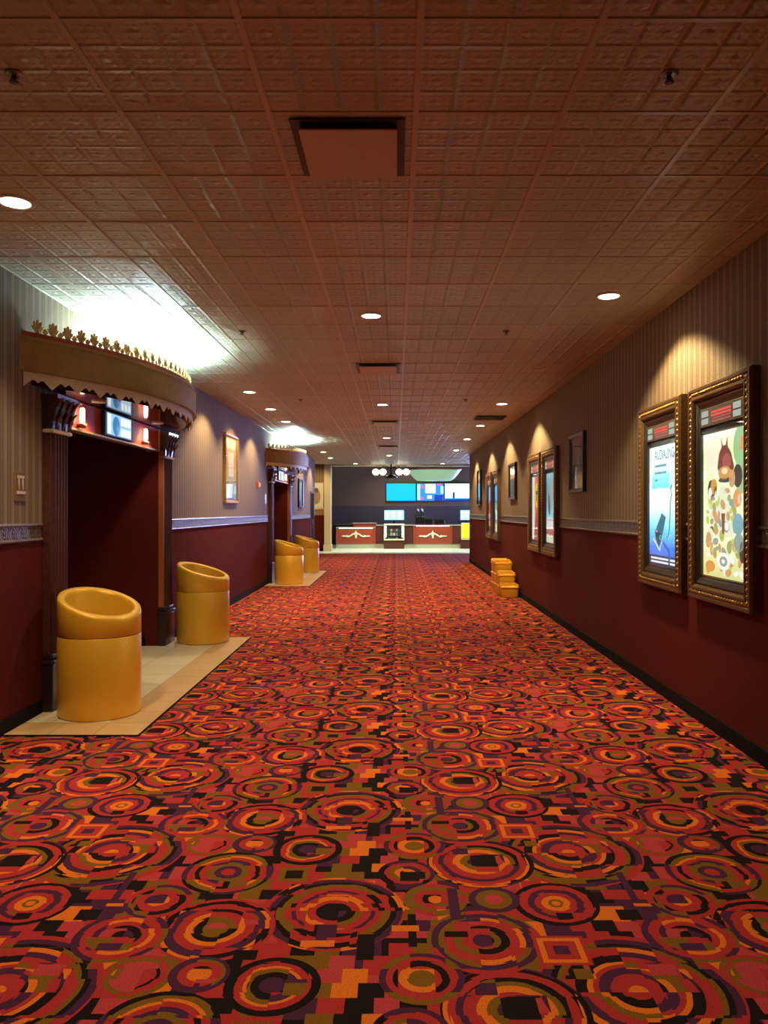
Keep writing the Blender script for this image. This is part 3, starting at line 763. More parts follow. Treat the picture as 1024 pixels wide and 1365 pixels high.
for (yy, lb) in zip((6.55, 12.03, 17.5, 23.1), cn): L_.append(downlight(-.21, yy, lb, 125))
L_.append(downlight(-.21, 1.07, 'middle-row downlight nearly overhead, just above the photo edge', 75))
for yy, lb in ((5.95, 'nearest lit downlight on the right, above the pair of lit poster cases'), (11.95, 'second lit downlight on the right, above the middle pair of poster cases'),
               (15.0, 'third lit downlight on the right, above the small frame between poster case pairs'), (17.8, 'fourth lit downlight on the right, above the farthest pair of poster cases'),
               (21.1, 'fifth lit downlight on the right, above the farthest small frame')):
    L_.append(downlight(1.63, yy, lb, 300, 123, .30, col=(1, .74, .36))); TILT[len(L_)-1] = -3
L_.append(downlight(1.63, .2, 'right-row downlight behind the camera', 45, 122, .25))
for yy, lb in ((4.14, 'lit downlight nearest the camera on the left, before the near marquee'), (10.75, 'lit downlight on the left just past the near marquee'), (12.57, 'lit downlight above the framed poster on the left wall'),
               (14.3, 'lit downlight on the left just before the farther marquee'), (21.7, 'left downlight just past the farther marquee'), (24.1, 'left downlight near the end of the left wall')):
    L_.append(downlight(-2.03, yy, lb, 230, 122, .40, col=(1, .74, .40))); TILT[len(L_)-1] = 8
L_.append(downlight(-2.03, .9, 'left-row downlight beside the camera', 35, 125, .4))
L_.append(downlight(-3.2, 27.1, 'added hidden downlight brightening the gold-papered wall beside the lobby portal', 260, 90, .5, col=(1, .72, .3)))  # added lamp behind the left wall's end, aimed to brighten the gold paper
L_.append(downlight(-1.42, 27.1, 'left one of two downlights at the far edge of the tiled ceiling', 90))
L_.append(downlight(1.62, 27.1, 'right one of two downlights at the far edge of the tiled ceiling', 90))
for li, (o, pw, sz, bl, col) in enumerate(L_):
    ld = bpy.data.lights.new('downlight_spot', 'SPOT'); ld.energy = pw; ld.color = col; ld.spot_size = radians(sz); ld.spot_blend = bl; ld.shadow_soft_size = .06
    lo = bpy.data.objects.new('downlight_spot', ld); COL.objects.link(lo); lo.parent = o; lo.location = (0, 0, -.02); lo.rotation_euler = (0, radians(TILT.get(li, 0)), 0)
    if 'gold-papered' in o['label']: lo.rotation_euler = (radians(48), 0, 0)
o = build_downlight(False); place(o, (1.63, 8.97, CEIL), 0, 'unlit downlight on the right, between the first two lit ones'); o['category'] = 'ceiling light'

def build_vent():
    root = empty('ceiling_vent', (0, 0, CEIL))
    mb = MB(); mb.box(-.245, .245, -.275, .275, -.012, -.0061, .002); mb.obj('neck_shade_plate', M['void'], root)  # black plate instead of a hole: shade of the recess as colour
    mb = MB(); mb.box(-.21, .21, -.235, .25, -.036, -.028, .003).box(-.02, .02, -.02, .02, -.028, -.012); mb.obj('plaque', M['vent'], root)
    mb = MB(); mb.frame(.54, .61, [(0, .0), (.0, .010), (.024, .016), (.024, .006)])
    f = mb.obj('border', M['vent'], root); f.rotation_euler = (-pi/2, 0, 0); f.location = (0, -.305, 0)
    f.rotation_euler = (pi/2*-1, 0, 0)
    return root
vt = build_vent(); vl = ['large square air vent overhead, nearest the camera', 'second square air vent along the ceiling', 'third square air vent along the ceiling', 'farthest square air vent along the ceiling']
vs = [vt] + [copy_tree(vt) for _ in range(3)]
for o, yy, lb in zip(vs, (3.53, 8.95, 14.45, 19.9), vl): place(o, (-.205, yy, CEIL), 0, lb, 'square ceiling vents'); o['category'] = 'vent'
r = empty('ceiling_vent', (1.66, 13.7, CEIL), 0, 'dark rectangular grille in the ceiling over the right side', 'vent')
mb = MB(); mb.box(-.27, .27, -.27, .27, -.01, -.0061, .002); mb.obj('backing', M['void'], r)
mb = MB()
for k in range(9): mb.box(-.25, .25, -.24+k*.06, -.225+k*.06, -.022, -.01)
mb.obj('slat', M['dark_wood'], r)['kind'] = 'stuff'
def build_sprinkler():
    root = empty('ceiling_sprinkler', (0, 0, CEIL))
    mb = MB(); mb.lathe([(.040, 0), (.042, -.008), (.030, -.014), (.012, -.016)], n=20); mb.obj('escutcheon', M['rail'], root)
    mb = MB(); mb.lathe([(.010, -.014), (.009, -.04), (.004, -.045)], n=10); mb.tube([(-.010, 0, -.02), (-.016, 0, -.04), (0, 0, -.06)], .0025, 6).tube([(.010, 0, -.02), (.016, 0, -.04), (0, 0, -.06)], .0025, 6)
    mb.lathe([(.022, -.060), (.022, -.063), (.004, -.064)], n=16); mb.obj('sprinkler_head', M['void'], root)
    return root
sp = build_sprinkler(); sps = [sp] + [copy_tree(sp) for _ in range(5)]
for o, (xx, yy, lb) in zip(sps, ((1.03, 2.93, 'nearest sprinkler head on the right half of the ceiling'), (-1.44, 2.93, 'nearest sprinkler head on the left half of the ceiling'), (1.01, 7.12, 'second sprinkler head on the right, past the nearest'),
        (-1.41, 7.12, 'second sprinkler head on the left, near the lit marquee'), (1.03, 11.5, 'third sprinkler head on the right half of the ceiling'), (-1.41, 11.5, 'third sprinkler head on the left half of the ceiling'))):
    place(o, (xx, yy, CEIL), 0, lb, 'ceiling sprinklers'); o.scale = (.8, .8, .55); o['category'] = 'sprinkler'

# ------------------------------------------------------------------ backlit poster cases on the right wall
CW, CH = 1.01, 1.51
art = {}
def A(name, col, s=1.0):
    if name not in art: art[name] = lit('print_' + name, col, s)
    return art[name]
POSTER_S = 1.0
PW, PZ0, PZ1 = .68, .180, 1.165
PY_ = -.012       # poster plane
def poster_case():
    root = empty('poster_case', (0, 0, 0))
    mb = MB(); mb.frame(CW, CH, [(0, 0), (0, .050), (.012, .066), (.030, .066), (.036, .058), (.070, .058), (.076, .066), (.090, .066), (.105, .050), (.110, .030), (.110, 0)])
    mb.obj('outer_frame', M['wood_f'], root)
    for x in (-CW/2+.053, CW/2-.053):    # beading, one strip per side on a thin bar
        k = 0; mb = MB(); mb.box(x-.006, x+.006, -.0605, -.0575, .05, CH-.05)
        while .06+k*.042 < CH-.05: mb.sphere((x, -.058, .06+k*.042), .0135, u=8, v=6, sz=1.15); k += 1
        mb.obj('beading', M['gold'], root)
    for z in (.053, CH-.053):
        k = 0; mb = MB(); mb.box(-CW/2+.08, CW/2-.08, -.0605, -.0575, z-.006, z+.006)
        while -CW/2+.09+k*.042 < CW/2-.08: mb.sphere((-CW/2+.09+k*.042, -.058, z), .0135, u=8, v=6, sx=1.15); k += 1
        mb.obj('beading', M['gold'], root)
    mb = MB(); mb.frame(.79, CH-.22, [(0, 0), (0, .044), (.012, .048), (.030, .040), (.040, .034), (.052, .030), (.052, .010)], .11)
    mb.obj('inner_frame', M['blk_f'], root)
    mb = MB(); mb.box(-.395, .395, -.008, 0, .11, CH-.11); mb.obj('backing', M['void'], root)
    # text display strip above the print
    mb = MB(); mb.box(-.34, .34, -.034, -.008, 1.215, 1.345, .004); d = mb.obj('text_display', M['led_bg'], root)
    mb = MB()
    rnd = random.Random(3)
    for rw, z in ((0, 1.305), (1, 1.283)):
        x = -.15
        while x < .16:
            w = rnd.choice((.012, .016, .02)); mb.box(x, min(x+w, .165), -.0355, -.034, z-.008, z+.008); x += w+.005
    mb.obj('led_text', M['led_red'], d)
    mb = MB()
    for z in (1.262, 1.242):
        x = -.13
        while x < .16:
            w = rnd.choice((.010, .014)); mb.box(x, min(x+w, .165), -.0355, -.034, z-.006, z+.006); x += w+.006
    mb.obj('led_small_text', M['led_dim'], d)
    for sx in (-1, 1):
        for j in range(2):
            mb = MB(); mb.box(sx*.255-.055, sx*.255+.055, -.0365, -.034, 1.232+j*.052, 1.272+j*.052, .003); mb.obj('info_panel', M['led_pale'], d)
    mb = MB(); mb.frame(.715, PZ1-PZ0+.035, [(0, .008), (0, .022), (.010, .022), (.017, .013)], PZ0-.0175); mb.obj('print_clip_frame', M['blk_f'], root)
    mb = MB(); mb.box(-.345, .345, -.0305, -.0275, .165, 1.20+.0); g = mb.obj('glass_pane', M['glass'], root)
    return root
def poster(name, label, parent, mat_):
    mb = MB(); mb.box(-PW/2, PW/2, PY_, -.0081, PZ0, PZ1)
    return mb.obj('poster_print', mat_, parent, label=label)
def uv(u, v): return (-PW/2+u*PW, PZ1-v*(PZ1-PZ0))
class Art:
    def __init__(s, par): s.par = par; s.layers = {}
    def L(s, key, col, st, depth):
        k = (key, depth)
        if k not in s.layers: s.layers[k] = (MB(), A(key, col, st))
        return s.layers[k][0]
    def ell(s, key, col, u, v, ru, rv, depth=1, rot=0, st=1.0):
        mb = s.L(key, col, st, depth); x, z = uv(u, v); n = 22; y = PY_-.0009*depth
        c, d = cos(rot), sin(rot)
        mb.face([(x+ru*PW*cos(2*pi*k/n)*c-rv*(PZ1-PZ0)*sin(2*pi*k/n)*d, y, z+ru*PW*cos(2*pi*k/n)*d+rv*(PZ1-PZ0)*sin(2*pi*k/n)*c) for k in range(n)])
    def poly(s, key, col, pts, depth=1, st=1.0):
        mb = s.L(key, col, st, depth); y = PY_-.0009*depth
        mb.face([(uv(u, v)[0], y, uv(u, v)[1]) for u, v in pts])
    def done(s):
        for (key, depth), (mb, m) in s.layers.items(): mb.obj('printed_' + key, m, s.par)

proto = poster_case()
cases = [proto] + [copy_tree(proto) for _ in range(5)]
labels = ['nearest backlit poster case on the right wall, with a pale green-gold collage print',
          'second backlit poster case on the right, with a turquoise and blue print',
          'poster case with a grey-blue print, nearer of the middle pair',
          'poster case with a red and orange print, farther of the middle pair',
          'poster case with a blue and pale green print, nearer of the farthest pair',
          'poster case with a violet and red print, farther of the farthest pair']
cy_ = [4.675+CW/2, 5.845+CW/2, 10.43+CW/2, 11.60+CW/2, 16.30+CW/2, 17.47+CW/2]
for o, lb, yy in zip(cases, labels, cy_):
    place(o, (XR, yy, .89), -R90, lb, 'backlit poster cases on the right wall'); o['category'] = 'poster case'
W_ = (.95, 1.0, .92)
# 1 collage
p = poster('collage', None, cases[0], lit_gradient('collage_ground', [(0, (.55, .55, .22)), (.3, (.75, .80, .50)), (.62, (.72, .85, .48)), (.85, (.62, .80, .35)), (1, (.95, 1, .70))], 1.4))
a = Art(p)
a.ell('cream', (1.0, .98, .72), .30, .16, .26, .13, 1); a.ell('green', (.35, .62, .30), .86, .12, .14, .13, 1); a.ell('green', (.35, .62, .30), .88, .30, .12, .14, 1)
a.poly('burgundy', (.22, .045, .04), [(.42, .34), (.36, .24), (.40, .15), (.46, .11), (.44, .04), (.49, .10), (.55, .10), (.60, .03), (.60, .11), (.68, .16), (.74, .25), (.70, .34)], 2)
a.ell('crimson', (.42, .10, .10), .58, .21, .10, .055, 3); a.ell('charcoal', (.06, .05, .045), .82, .315, .10, .075, 2); a.ell('charcoal', (.06, .05, .045), .21, .40, .09, .075, 2)
a.ell('gold', (.72, .36, .08), .53, .285, .15, .045, 4); a.ell('cream2', (1, .80, .45), .54, .275, .07, .022, 5); a.ell('charcoal', (.06, .05, .045), .55, .335, .16, .018, 4)
a.ell('gold', (.72, .36, .08), .28, .375, .08, .055, 4); a.ell('skin', (.70, .40, .18), .70, .33, .07, .06, 4)
a.poly('pale', (.88, .92, .68), [(.25, .45), (.5, .36), (.78, .45), (.86, .62), (.7, .72), (.3, .72), (.16, .6)], 3)
rnd = random.Random(11)
keys = [('skin', (.70, .40, .18)), ('white', (1, 1, .88)), ('olive', (.42, .45, .14)), ('slate', (.30, .42, .36)), ('brown', (.28, .10, .04)), ('pale', (.88, .92, .68)), ('gold', (.72, .36, .08)), ('lime', (.60, .72, .12))]
for i in range(75):
    u_ = rnd.uniform(.12, .92); v_ = rnd.uniform(.40, .96); k, c = rnd.choice(keys)
    a.ell(k, c, u_, v_, rnd.uniform(.03, .075), rnd.uniform(.012, .045), 4+(i % 3), rnd.uniform(-.6, .6))
a.ell('orange', (.80, .38, .10), .83, .46, .09, .06, 7); a.ell('white', (1, 1, .88), .52, .885, .15, .06, 7); a.ell('slate', (.30, .42, .36), .52, .885, .09, .035, 8); a.ell('white', (1, 1, .88), .52, .885, .04, .015, 9)
a.ell('teal', (.22, .45, .50), .84, .63, .12, .07, 7); a.ell('slate', (.30, .42, .36), .86, .75, .11, .06, 7); a.ell('charcoal', (.06, .05, .045), .93, .81, .06, .07, 7); a.ell('skin', (.70, .40, .18), .16, .74, .07, .05, 7)
a.poly('orange', (.80, .38, .10), [(.88, .06), (1, .05), (1, .15), (.86, .15)], 3); a.ell('gold', (.72, .36, .08), .2, .93, .12, .04, 7)
a.poly('brown', (.28, .10, .04), [(.47, .56), (.56, .56), (.54, .70), (.49, .70)], 8)
a.done()
# 2 handset
p = poster('handset', None, cases[1], lit_gradient('turquoise_ground', [(0, (.03, .10, .42)), (.16, (.05, .20, .75)), (.30, (.18, .60, .98)), (.46, (.60, .98, 1)), (.60, (1, 1, 1)), (.638, (.95, 1, 1)), (.642, (.12, .80, .82)), (.74, (.25, .92, .92)), (.85, (.80, 1, 1)), (1, (.95, 1, 1))], 1.6))
a = Art(p)
a.poly('white_edge', (.92, 1, 1), [(0, 0), (.10, 0), (.10, .36), (0, .36)], 1); a.poly('white_edge', (.92, 1, 1), [(.72, .12), (1, .02), (1, .36), (.72, .36)], 1)
for v_ in (.155, .215, .275): a.poly('teal', (.08, .50, .52), [(.2, v_), (.62 if v_ < .25 else .32, v_), (.62 if v_ < .25 else .32, v_+.02), (.2, v_+.02)], 2)
a.poly('slate_slab', (.04, .20, .28), [(.45, .56), (.60, .595), (.40, .84), (.20, .73)], 2); a.poly('slate_dark', (.02, .08, .13), [(.22, .70), (.45, .735), (.36, .845), (.24, .78)], 3)
a.poly('white_edge', (.92, 1, 1), [(.15, .77), (.37, .865), (.42, .79), (.45, .795), (.38, .885), (.13, .785)], 1)
a.ell('red_dot', (1, .35, .3), .28, .715, .035, .012, 4); a.ell('green_ring', (.05, .75, .35), .43, .765, .06, .022, 4); a.ell('slate_dark', (.02, .08, .13), .43, .765, .03, .010, 5)
cord = [(.78, .33), (.74, .37), (.78, .41), (.74, .45), (.73, .52), (.72, .60), (.70, .68), (.68, .74), (.60, .765), (.50, .75)]
for (u0, v0), (u1, v1) in zip(cord, cord[1:]): a.poly('green_cord', (.03, .38, .25), [(u0, v0), (u0+.035, v0+.004), (u1+.035, v1+.004), (u1, v1)], 3)
a.poly('blue_shadow', (.04, .16, .55), [(.50, .79), (.72, .86), (.76, .94), (.70, .94), (.66, .875), (.5, .82)], 2)
for v_ in (.935, .965): a.poly('white_edge', (.92, 1, 1), [(.06, v_), (.68, v_), (.68, v_+.017), (.06, v_+.017)], 2); a.poly('white_edge', (.92, 1, 1), [(.73, v_), (.97, v_), (.97, v_+.018), (.73, v_+.018)], 2)
a.poly('navy_foot', (.02, .04, .14), [(0, .918), (1, .918), (1, 1), (0, 1)], 1)
a.done()
text_mesh('title_text', 'AUDIALING', .118, A('title_teal', (.01, .20, .24), 1.0), p, (.03, PY_-.003, PZ1-.075), extrude=.0005, sx=.74)
# 3 grey-blue
p = poster('greyblue', None, cases[2], lit_gradient('grey_blue_ground', [(0, (.75, .85, .65)), (.10, (.72, .80, .62)), (.13, (.42, .14, .12)), (.19, (.50, .22, .18)), (.21, (1, .92, .92)), (.34, (.90, .97, 1)), (.37, (.42, .82, .92)), (.55, (.32, .50, .55)), (.80, (.22, .42, .48)), (1, (.35, .68, .78))], 1.0))
a = Art(p)
a.ell('grey', (.42, .47, .44), .45, .25, .16, .14, 1, .2); a.ell('dark_teal', (.06, .14, .16), .30, .45, .10, .16, 2, .15); a.ell('light', (.75, .92, .95), .75, .42, .08, .22, 1); a.ell('grey', (.42, .47, .44), .65, .30, .10, .2, 2, -.2)
a.poly('pink', (.95, .55, .55), [(0, .66), (1, .66), (1, .69), (0, .69)], 2); a.done()
# 4 red orange
p = poster('redorange', None, cases[3], lit_gradient('red_orange_ground', [(0, (.45, .10, .08)), (.15, (.45, .06, .12)), (.32, (.60, .06, .08)), (.5, (.95, .16, .04)), (.75, (1, .35, .04)), (.9, (.95, .22, .12)), (1, (.85, .20, .35))], 1.0))
a = Art(p)
a.poly('white', (1, 1, .88), [(0, 0), (.34, 0), (.30, .3), (.36, .62), (.22, 1), (0, 1)], 1); a.ell('yellow', (1, .62, .03), .62, .30, .26, .20, 2, .3); a.poly('ink', (.03, .02, .02), [(.45, .22), (.75, .24), (.7, .28), (.58, .29), (.64, .38), (.56, .40), (.50, .29)], 3)
a.done()
# 5 blue and pale green
p = poster('bluegreen', None, cases[4], lit_gradient('blue_green_ground', [(0, (.72, .85, .55)), (.35, (.45, .70, .40)), (.58, (.40, .72, .55)), (.66, (.08, .42, .78)), (1, (.16, .55, .95))], 1.0))
a = Art(p); a.ell('peach', (.90, .50, .32), .12, .88, .12, .10, 2); a.ell('dark_blue', (.03, .12, .35), .15, .72, .14, .16, 1); a.done()
# 6 violet and red
p = poster('violetred', None, cases[5], lit_gradient('violet_red_ground', [(0, (.10, .02, .03)), (.22, (.30, .14, .12)), (.35, (.80, .75, .85)), (.42, (.75, .10, .08)), (.62, (.85, .06, .05)), (.66, (.45, .35, .85)), (.85, (.25, .45, .98)), (1, (.20, .50, .98))], 1.0))
a = Art(p); a.ell('peach', (.90, .50, .32), .30, .84, .18, .07, 2); a.ell('dark_red', (.15, .02, .02), .75, .7, .18, .2, 1); a.done()

# ------------------------------------------------------------------ framed prints
def picture(name, loc, rz, w, h, label, fm, ground, shapes, dep=.045, cat='framed picture', grp=None):
    r = empty(name, loc, rz, label, cat, grp)
    mb = MB(); mb.frame(w, h, [(0, 0), (0, dep-.008), (.01, dep), (.03, dep-.004), (.045, dep-.018), (.05, dep-.022), (.05, .004)]); mb.obj('frame', fm, r)
    mb = MB(); mb.box(-w/2+.04, w/2-.04, -.012, 0, .04, h-.04); b_ = mb.obj('print', ground, r)
    for i, (nm, m_, pts) in enumerate(shapes):
        mb = MB(); mb.face([(-w/2+.05+u_*(w-.1), -.0130-.0009*i, h-.05-v_*(h-.1)) for u_, v_ in pts]); mb.obj('printed_'+nm, m_, b_)
    mb = MB(); mb.box(-w/2+.045, w/2-.045, -.023, -.0205, .045, h-.045); mb.obj('glass_pane', M['glass'], r)
    return r
def E_(u, v, ru, rv, n=20): return [(u+ru*cos(2*pi*k/n), v+rv*sin(2*pi*k/n)) for k in range(n)]
pm = {k: mat('ink_'+k, c, .6) for k, c in dict(dark=(.05, .035, .03), brown=(.16, .085, .07), grey=(.16, .14, .15), rose=(.30, .16, .13), cream=(.66, .58, .45), white=(.8, .8, .78), blue=(.10, .25, .55), cyan=(.25, .62, .85), navy=(.05, .05, .14), tan=(.45, .30, .16), violet=(.22, .15, .30)).items()}
dark_shapes = [('head', pm['brown'], E_(.5, .30, .22, .13)), ('figure', pm['grey'], [(.42, .42), (.60, .42), (.88, 1), (.20, 1)]), ('light', pm['rose'], [(.12, .78), (.35, .74), (.40, 1), (.08, 1)]), ('band', pm['brown'], [(.05, .03), (.95, .03), (.95, .16), (.05, .16)])]
picture('framed_picture', (XR, 9.33, 1.74), -R90, .74, .71, 'dark framed print hanging alone on the unlit stretch of the right wall', M['blk_f'], pm['dark'], dark_shapes, grp='small framed prints on the right wall')
picture('framed_picture', (XR, 14.50, 1.73), -R90, .80, .68, 'small framed print lit from above, between the middle and farthest poster pairs', M['blk_f'], pm['tan'],
        [('sky', pm['cream'], [(.05, .03), (.95, .03), (.95, .4), (.05, .4)]), ('panel', pm['blue'], [(0, .45), (.5, .45), (.5, 1), (0, 1)]), ('figure', pm['grey'], [(.6, .4), (.8, .4), (.9, 1), (.55, 1)])], grp='small framed prints on the right wall')
picture('framed_picture', (XR, 20.3, 1.66), -R90, .80, .92, 'farthest small framed print on the right wall near the lobby corner', M['blk_f'], pm['brown'],
        [('sky', pm['cream'], [(.05, .03), (.95, .03), (.95, .5), (.05, .5)]), ('panel', pm['cyan'], [(0, .45), (1, .45), (1, .8), (0, .8)])], grp='small framed prints on the right wall')
picture('framed_poster', (XL, 12.48, 1.64), R90, .98, 1.10, 'tall gold-framed poster with pale figure on the left wall between the entrances', M['gold'], pm['tan'],
        [('heading', pm['cream'], [(.08, .03), (.92, .03), (.86, .18), (.16, .18)]), ('torso', pm['cream'], [(.28, .24), (.78, .22), (.72, .62), (.30, .62)]), ('left_ray', pm['cyan'], [(.40, .70), (.50, .70), (.30, .98), (.06, .98)]),
         ('right_ray', pm['cyan'], [(.55, .70), (.66, .70), (.97, .98), (.70, .98)]), ('base', pm['violet'], [(.50, .74), (.68, .98), (.32, .98)])], cat='framed poster')
picture('framed_poster', (XL, 21.55, 1.62), R90, .95, .78, 'small dark-framed poster on the left wall beyond the farther entrance', M['blk_f'], pm['blue'],
        [('figure', pm['cyan'], [(.2, .1), (.8, .1), (.7, .8), (.3, .8)])], cat='framed poster')
picture('framed_poster', (-3.0, 29.3, 1.58), 0, .62, 1.05, 'gold-framed poster on the far gold-papered wall beside the lobby portal', M['gold'], pm['white'],
        [('figure', pm['tan'], E_(.5, .55, .3, .3)), ('head', pm['brown'], E_(.5, .3, .15, .1))], cat='framed poster')

# ------------------------------------------------------------------ stacked booster seats against the right wall
def build_booster():
    root = empty('booster_seat', (0, 0, 0))
    w, d, h = .32, .30, .185
    mb = MB()
    # moulded body: tapered block with a dished seat
    def rr(x, y, r=.03, n=4):
        pts = []
        for cx, cy, a0 in ((x/2-r, y/2-r, 0), (-x/2+r, y/2-r, 90), (-x/2+r, -y/2+r, 180), (x/2-r, -y/2+r, 270)):
            for k in range(n+1):
                a = radians(a0+90*k/n); pts.append((cx+r*cos(a), cy+r*sin(a)))
        return pts
    def ring(x, y, z, r=.03): return [(px, py, z) for px, py in rr(x, y, r)]
    mb.rings([ring(w*.88, d*.88, 0), ring(w*.90, d*.90, .01), ring(w*.94, d*.94, h-.035), ring(w*.94, d*.94, h-.03)], cap1=False)
    b_ = mb.obj('seat_body', M['gold_can'], root)
    mb = MB(); mb.rings([ring(w*.94, d*.94, h-.03), ring(w, d, h-.028), ring(w, d, h-.006), ring(w*.98, d*.98, h), ring(w*.84, d*.84, h), ring(w*.80, d*.80, h-.008), ring(w*.76, d*.76, h-.045)], cap0=False)
    mb.obj('seat_rim', M['gold_can'], root)
    mb = MB()
    for sx in (-1, 1):
        mb.box(sx*w*.455-.012, sx*w*.455+.012, -d*.28, d*.40, h-.002, h+.035, .008)
    mb.obj('arm_rest', M['gold_can'], root)
    mb = MB(); mb.box(-w*.46, w*.46, d*.40, d*.49, h-.002, h+.055, .01); mb.obj('back_lip', M['gold_can'], root)
    return root
bs = build_booster(); cols = [(13.76, 1), (14.02+.05, 2), (14.40, 3), (14.72, 3)]; n_ = 0; first = True
words = ['front', 'second', 'third', 'rearmost']; lev = ['bottom', 'middle', 'top']
seats = []
for ci, (yy, nn) in enumerate(cols):
    for k in range(nn): seats.append((ci, k, nn, yy))
objs = [bs] + [copy_tree(bs) for _ in range(len(seats)-1)]
for o, (ci, k, nn, yy) in zip(objs, seats):
    pos_ = 'single' if nn == 1 else ('topmost' if k == nn-1 else ('bottom' if k == 0 else 'middle'))
    place(o, (2.005-.012*ci, yy, k*.188), 0, '%s gold booster seat of the %s stack against the right wall' % (pos_, words[ci]), 'gold booster seats piled by the right wall')
    o['category'] = 'booster seat'
    if k < nn-1:     # lips nest inside the seat above
        for ch in [c for c in COL.objects if c.parent == o and c.name.split('.')[0] in ('arm_rest', 'back_lip')]: bpy.data.objects.remove(ch)

# ------------------------------------------------------------------ concession stand
YC = 31.5
M['counter_red'] = mat('red_counter_laminate', (.36, .055, .025), .4, 0, .1, spec=.5)
M['dark_red'] = mat('dark_red_laminate', (.11, .02, .018), .4, 0, .1)
M['granite'] = mat('pale_counter_top', (.42, .34, .30), .25, 0, .2, 30)
M['kick'] = mat('cream_kick_tile', (.50, .47, .33), .4, 0, .1)
M['strip'] = lit('under_counter_light', (1, .82, .62), 9)
M['chrome'] = mat('brushed_steel', (.5, .5, .52), .25, .9, .05)
M['backwall'] = mat('brown_grey_back_wall', (.34, .25, .20), .7, 0, .15)
M['splash'] = mat('blue_grey_backsplash', (.17, .16, .24), .35, .1, .15, 18)
M['scr_c'] = lit('cyan_register_screen', (.30, .72, .95), 1.6)
def counter(xa, xb, name, label, ztop=.85, raised=None):
    r = empty(name, ((xa+xb)/2, YC, .004), 0, label, 'counter', 'lit ornamented counter fronts')
    w = xb-xa
    mb = MB(); mb.box(-w/2, w/2, 0, .7, .18, ztop-.04); mb.obj('body', M['counter_red'], r)
    mb = MB(); mb.box(-w/2, w/2, -.05, .72, ztop-.04, ztop, .008); mb.obj('counter_top', M['granite'], r)
    mb = MB(); mb.box(-w/2, w/2, .02, .68, 0, .18); mb.obj('kick_base', M['kick'], r)
    mb = MB(); mb.box(-w/2, -w/2+.05, -.045, 0, .18, ztop-.04).box(w/2-.05, w/2, -.045, 0, .18, ztop-.04); mb.obj('side_post', M['counter_red'], r)
    mb = MB(); mb.box(-w/2+.12, w/2-.12, -.035, -.02, ztop-.055, ztop-.043); mb.obj('light_strip', M['strip'], r)
    # gilded scroll ornament: crest with two leafy arms
    mb = MB(); zc = .52
    mb.lathe([(.001, .0), (.075, .0), (.085, .012), (.06, .025), (.001, .03)], (0, 0, zc+.05), 18, 'y')
    for sx in (-1, 1):
        pts = [(sx*t*w*.36, -.018, zc+.05-.10*sin(t*pi*.5)+.035*sin(t*9)) for t in [i/14 for i in range(15)]]
        mb.tube(pts, [.034*(1-.6*i/14) for i in range(15)], 8)
        for q in (.35, .6, .85):
            px = sx*q*w*.36; mb.sphere((px, -.02, zc-.04+.05*(1-q)), .045, 1.5, .35, .6, 10, 6)
    mb.sphere((0, -.02, zc-.06), .05, .9, .35, 1.2, 10, 6); mb.sphere((0, -.02, zc+.15), .035, .8, .35, 1.2, 10, 6)
    mb.obj('scroll_ornament', M['cream'], r)
    return r
PXM = YC/1036
X_ = lambda px: (px-528)*PXM
counter(-2.43, X_(501), 'concession_counter', 'left red concession counter front with pale scroll ornament, beside the portal', .86)
counter(X_(551), X_(603), 'concession_counter', 'right red concession counter front with pale scroll ornament, between two display cabinets', .95)
def cabinet(xa, xb, name, label, ztop=.95):
    r = empty(name, ((xa+xb)/2, YC, .004), 0, label, 'cabinet'); w = xb-xa
    mb = MB(); mb.box(-w/2, w/2, 0, .7, .18, ztop-.04); mb.obj('body', M['dark_red'], r)
    mb = MB(); mb.box(-w/2, w/2, -.04, .72, ztop-.04, ztop, .008); mb.obj('counter_top', M['granite'], r)
    mb = MB(); mb.box(-w/2, w/2, .02, .68, 0, .18); mb.obj('kick_base', M['kick'], r)
    return r
cabinet(X_(501)+.005, X_(551)-.005, 'counter_cabinet', 'dark red cabinet behind the candy display, between the two lit counter fronts')
cabinet(X_(603)+.005, 5.5, 'counter_cabinet', 'dark red cabinet run at the right end of the concession counter')
# raised shelf on left counter
r = empty('service_ledge', (X_(486), YC+.15, .864), 0, 'raised pale ledge standing on the left concession counter', 'ledge')
mb = MB(); mb.box(-.46, .46, 0, .4, 0, .14); mb.obj('riser', M['counter_red'], r)
mb = MB(); mb.box(-.49, .49, -.04, .44, .14, .17, .006); mb.obj('ledge_top', M['granite'], r)
# candy display cases in front of the cabinets
M['cool'] = lit('case_lamp', (.75, 1, .92), 3.0)
candy = {k: mat('candy_'+k, c, .4) for k, c in dict(red=(.5, .06, .05), brown=(.14, .08, .06), green=(.15, .45, .25), white=(.7, .7, .65), cyan=(.2, .5, .55)).items()}
def candy_case(xc, label):
    r = empty('candy_display', (xc, YC-.47, .004), 0, label, 'display case'); w = .82
    mb = MB(); mb.box(-w/2, w/2, 0, .40, .0, .34, .01); mb.obj('base', M['dark_red'], r)
    mb = MB(); mb.frame(w, .66, [(0, 0), (0, .03), (.015, .04), (.05, .04), (.055, .02), (.055, 0)], .34); mb.obj('cream_frame', M['cream'], r)
    mb = MB(); mb.box(-w/2, w/2, .37, .40, .34, 1.0).box(-w/2, -w/2+.02, 0, .40, .34, 1.0).box(w/2-.02, w/2, 0, .40, .34, 1.0).box(-w/2, w/2, 0, .40, .98, 1.0); mb.obj('cabinet_shell', M['backwall'], r)
    mb = MB(); mb.box(-w/2+.06, -w/2+.10, .05, .08, .46, .92).box(w/2-.10, w/2-.06, .05, .08, .46, .92); mb.obj('case_lamp', M['cool'], r)
    mb = MB()
    for z in (.52, .68): mb.box(-w/2+.02, w/2-.02, .03, .37, z, z+.012)
    mb.obj('shelf', M['chrome'], r)
    return r
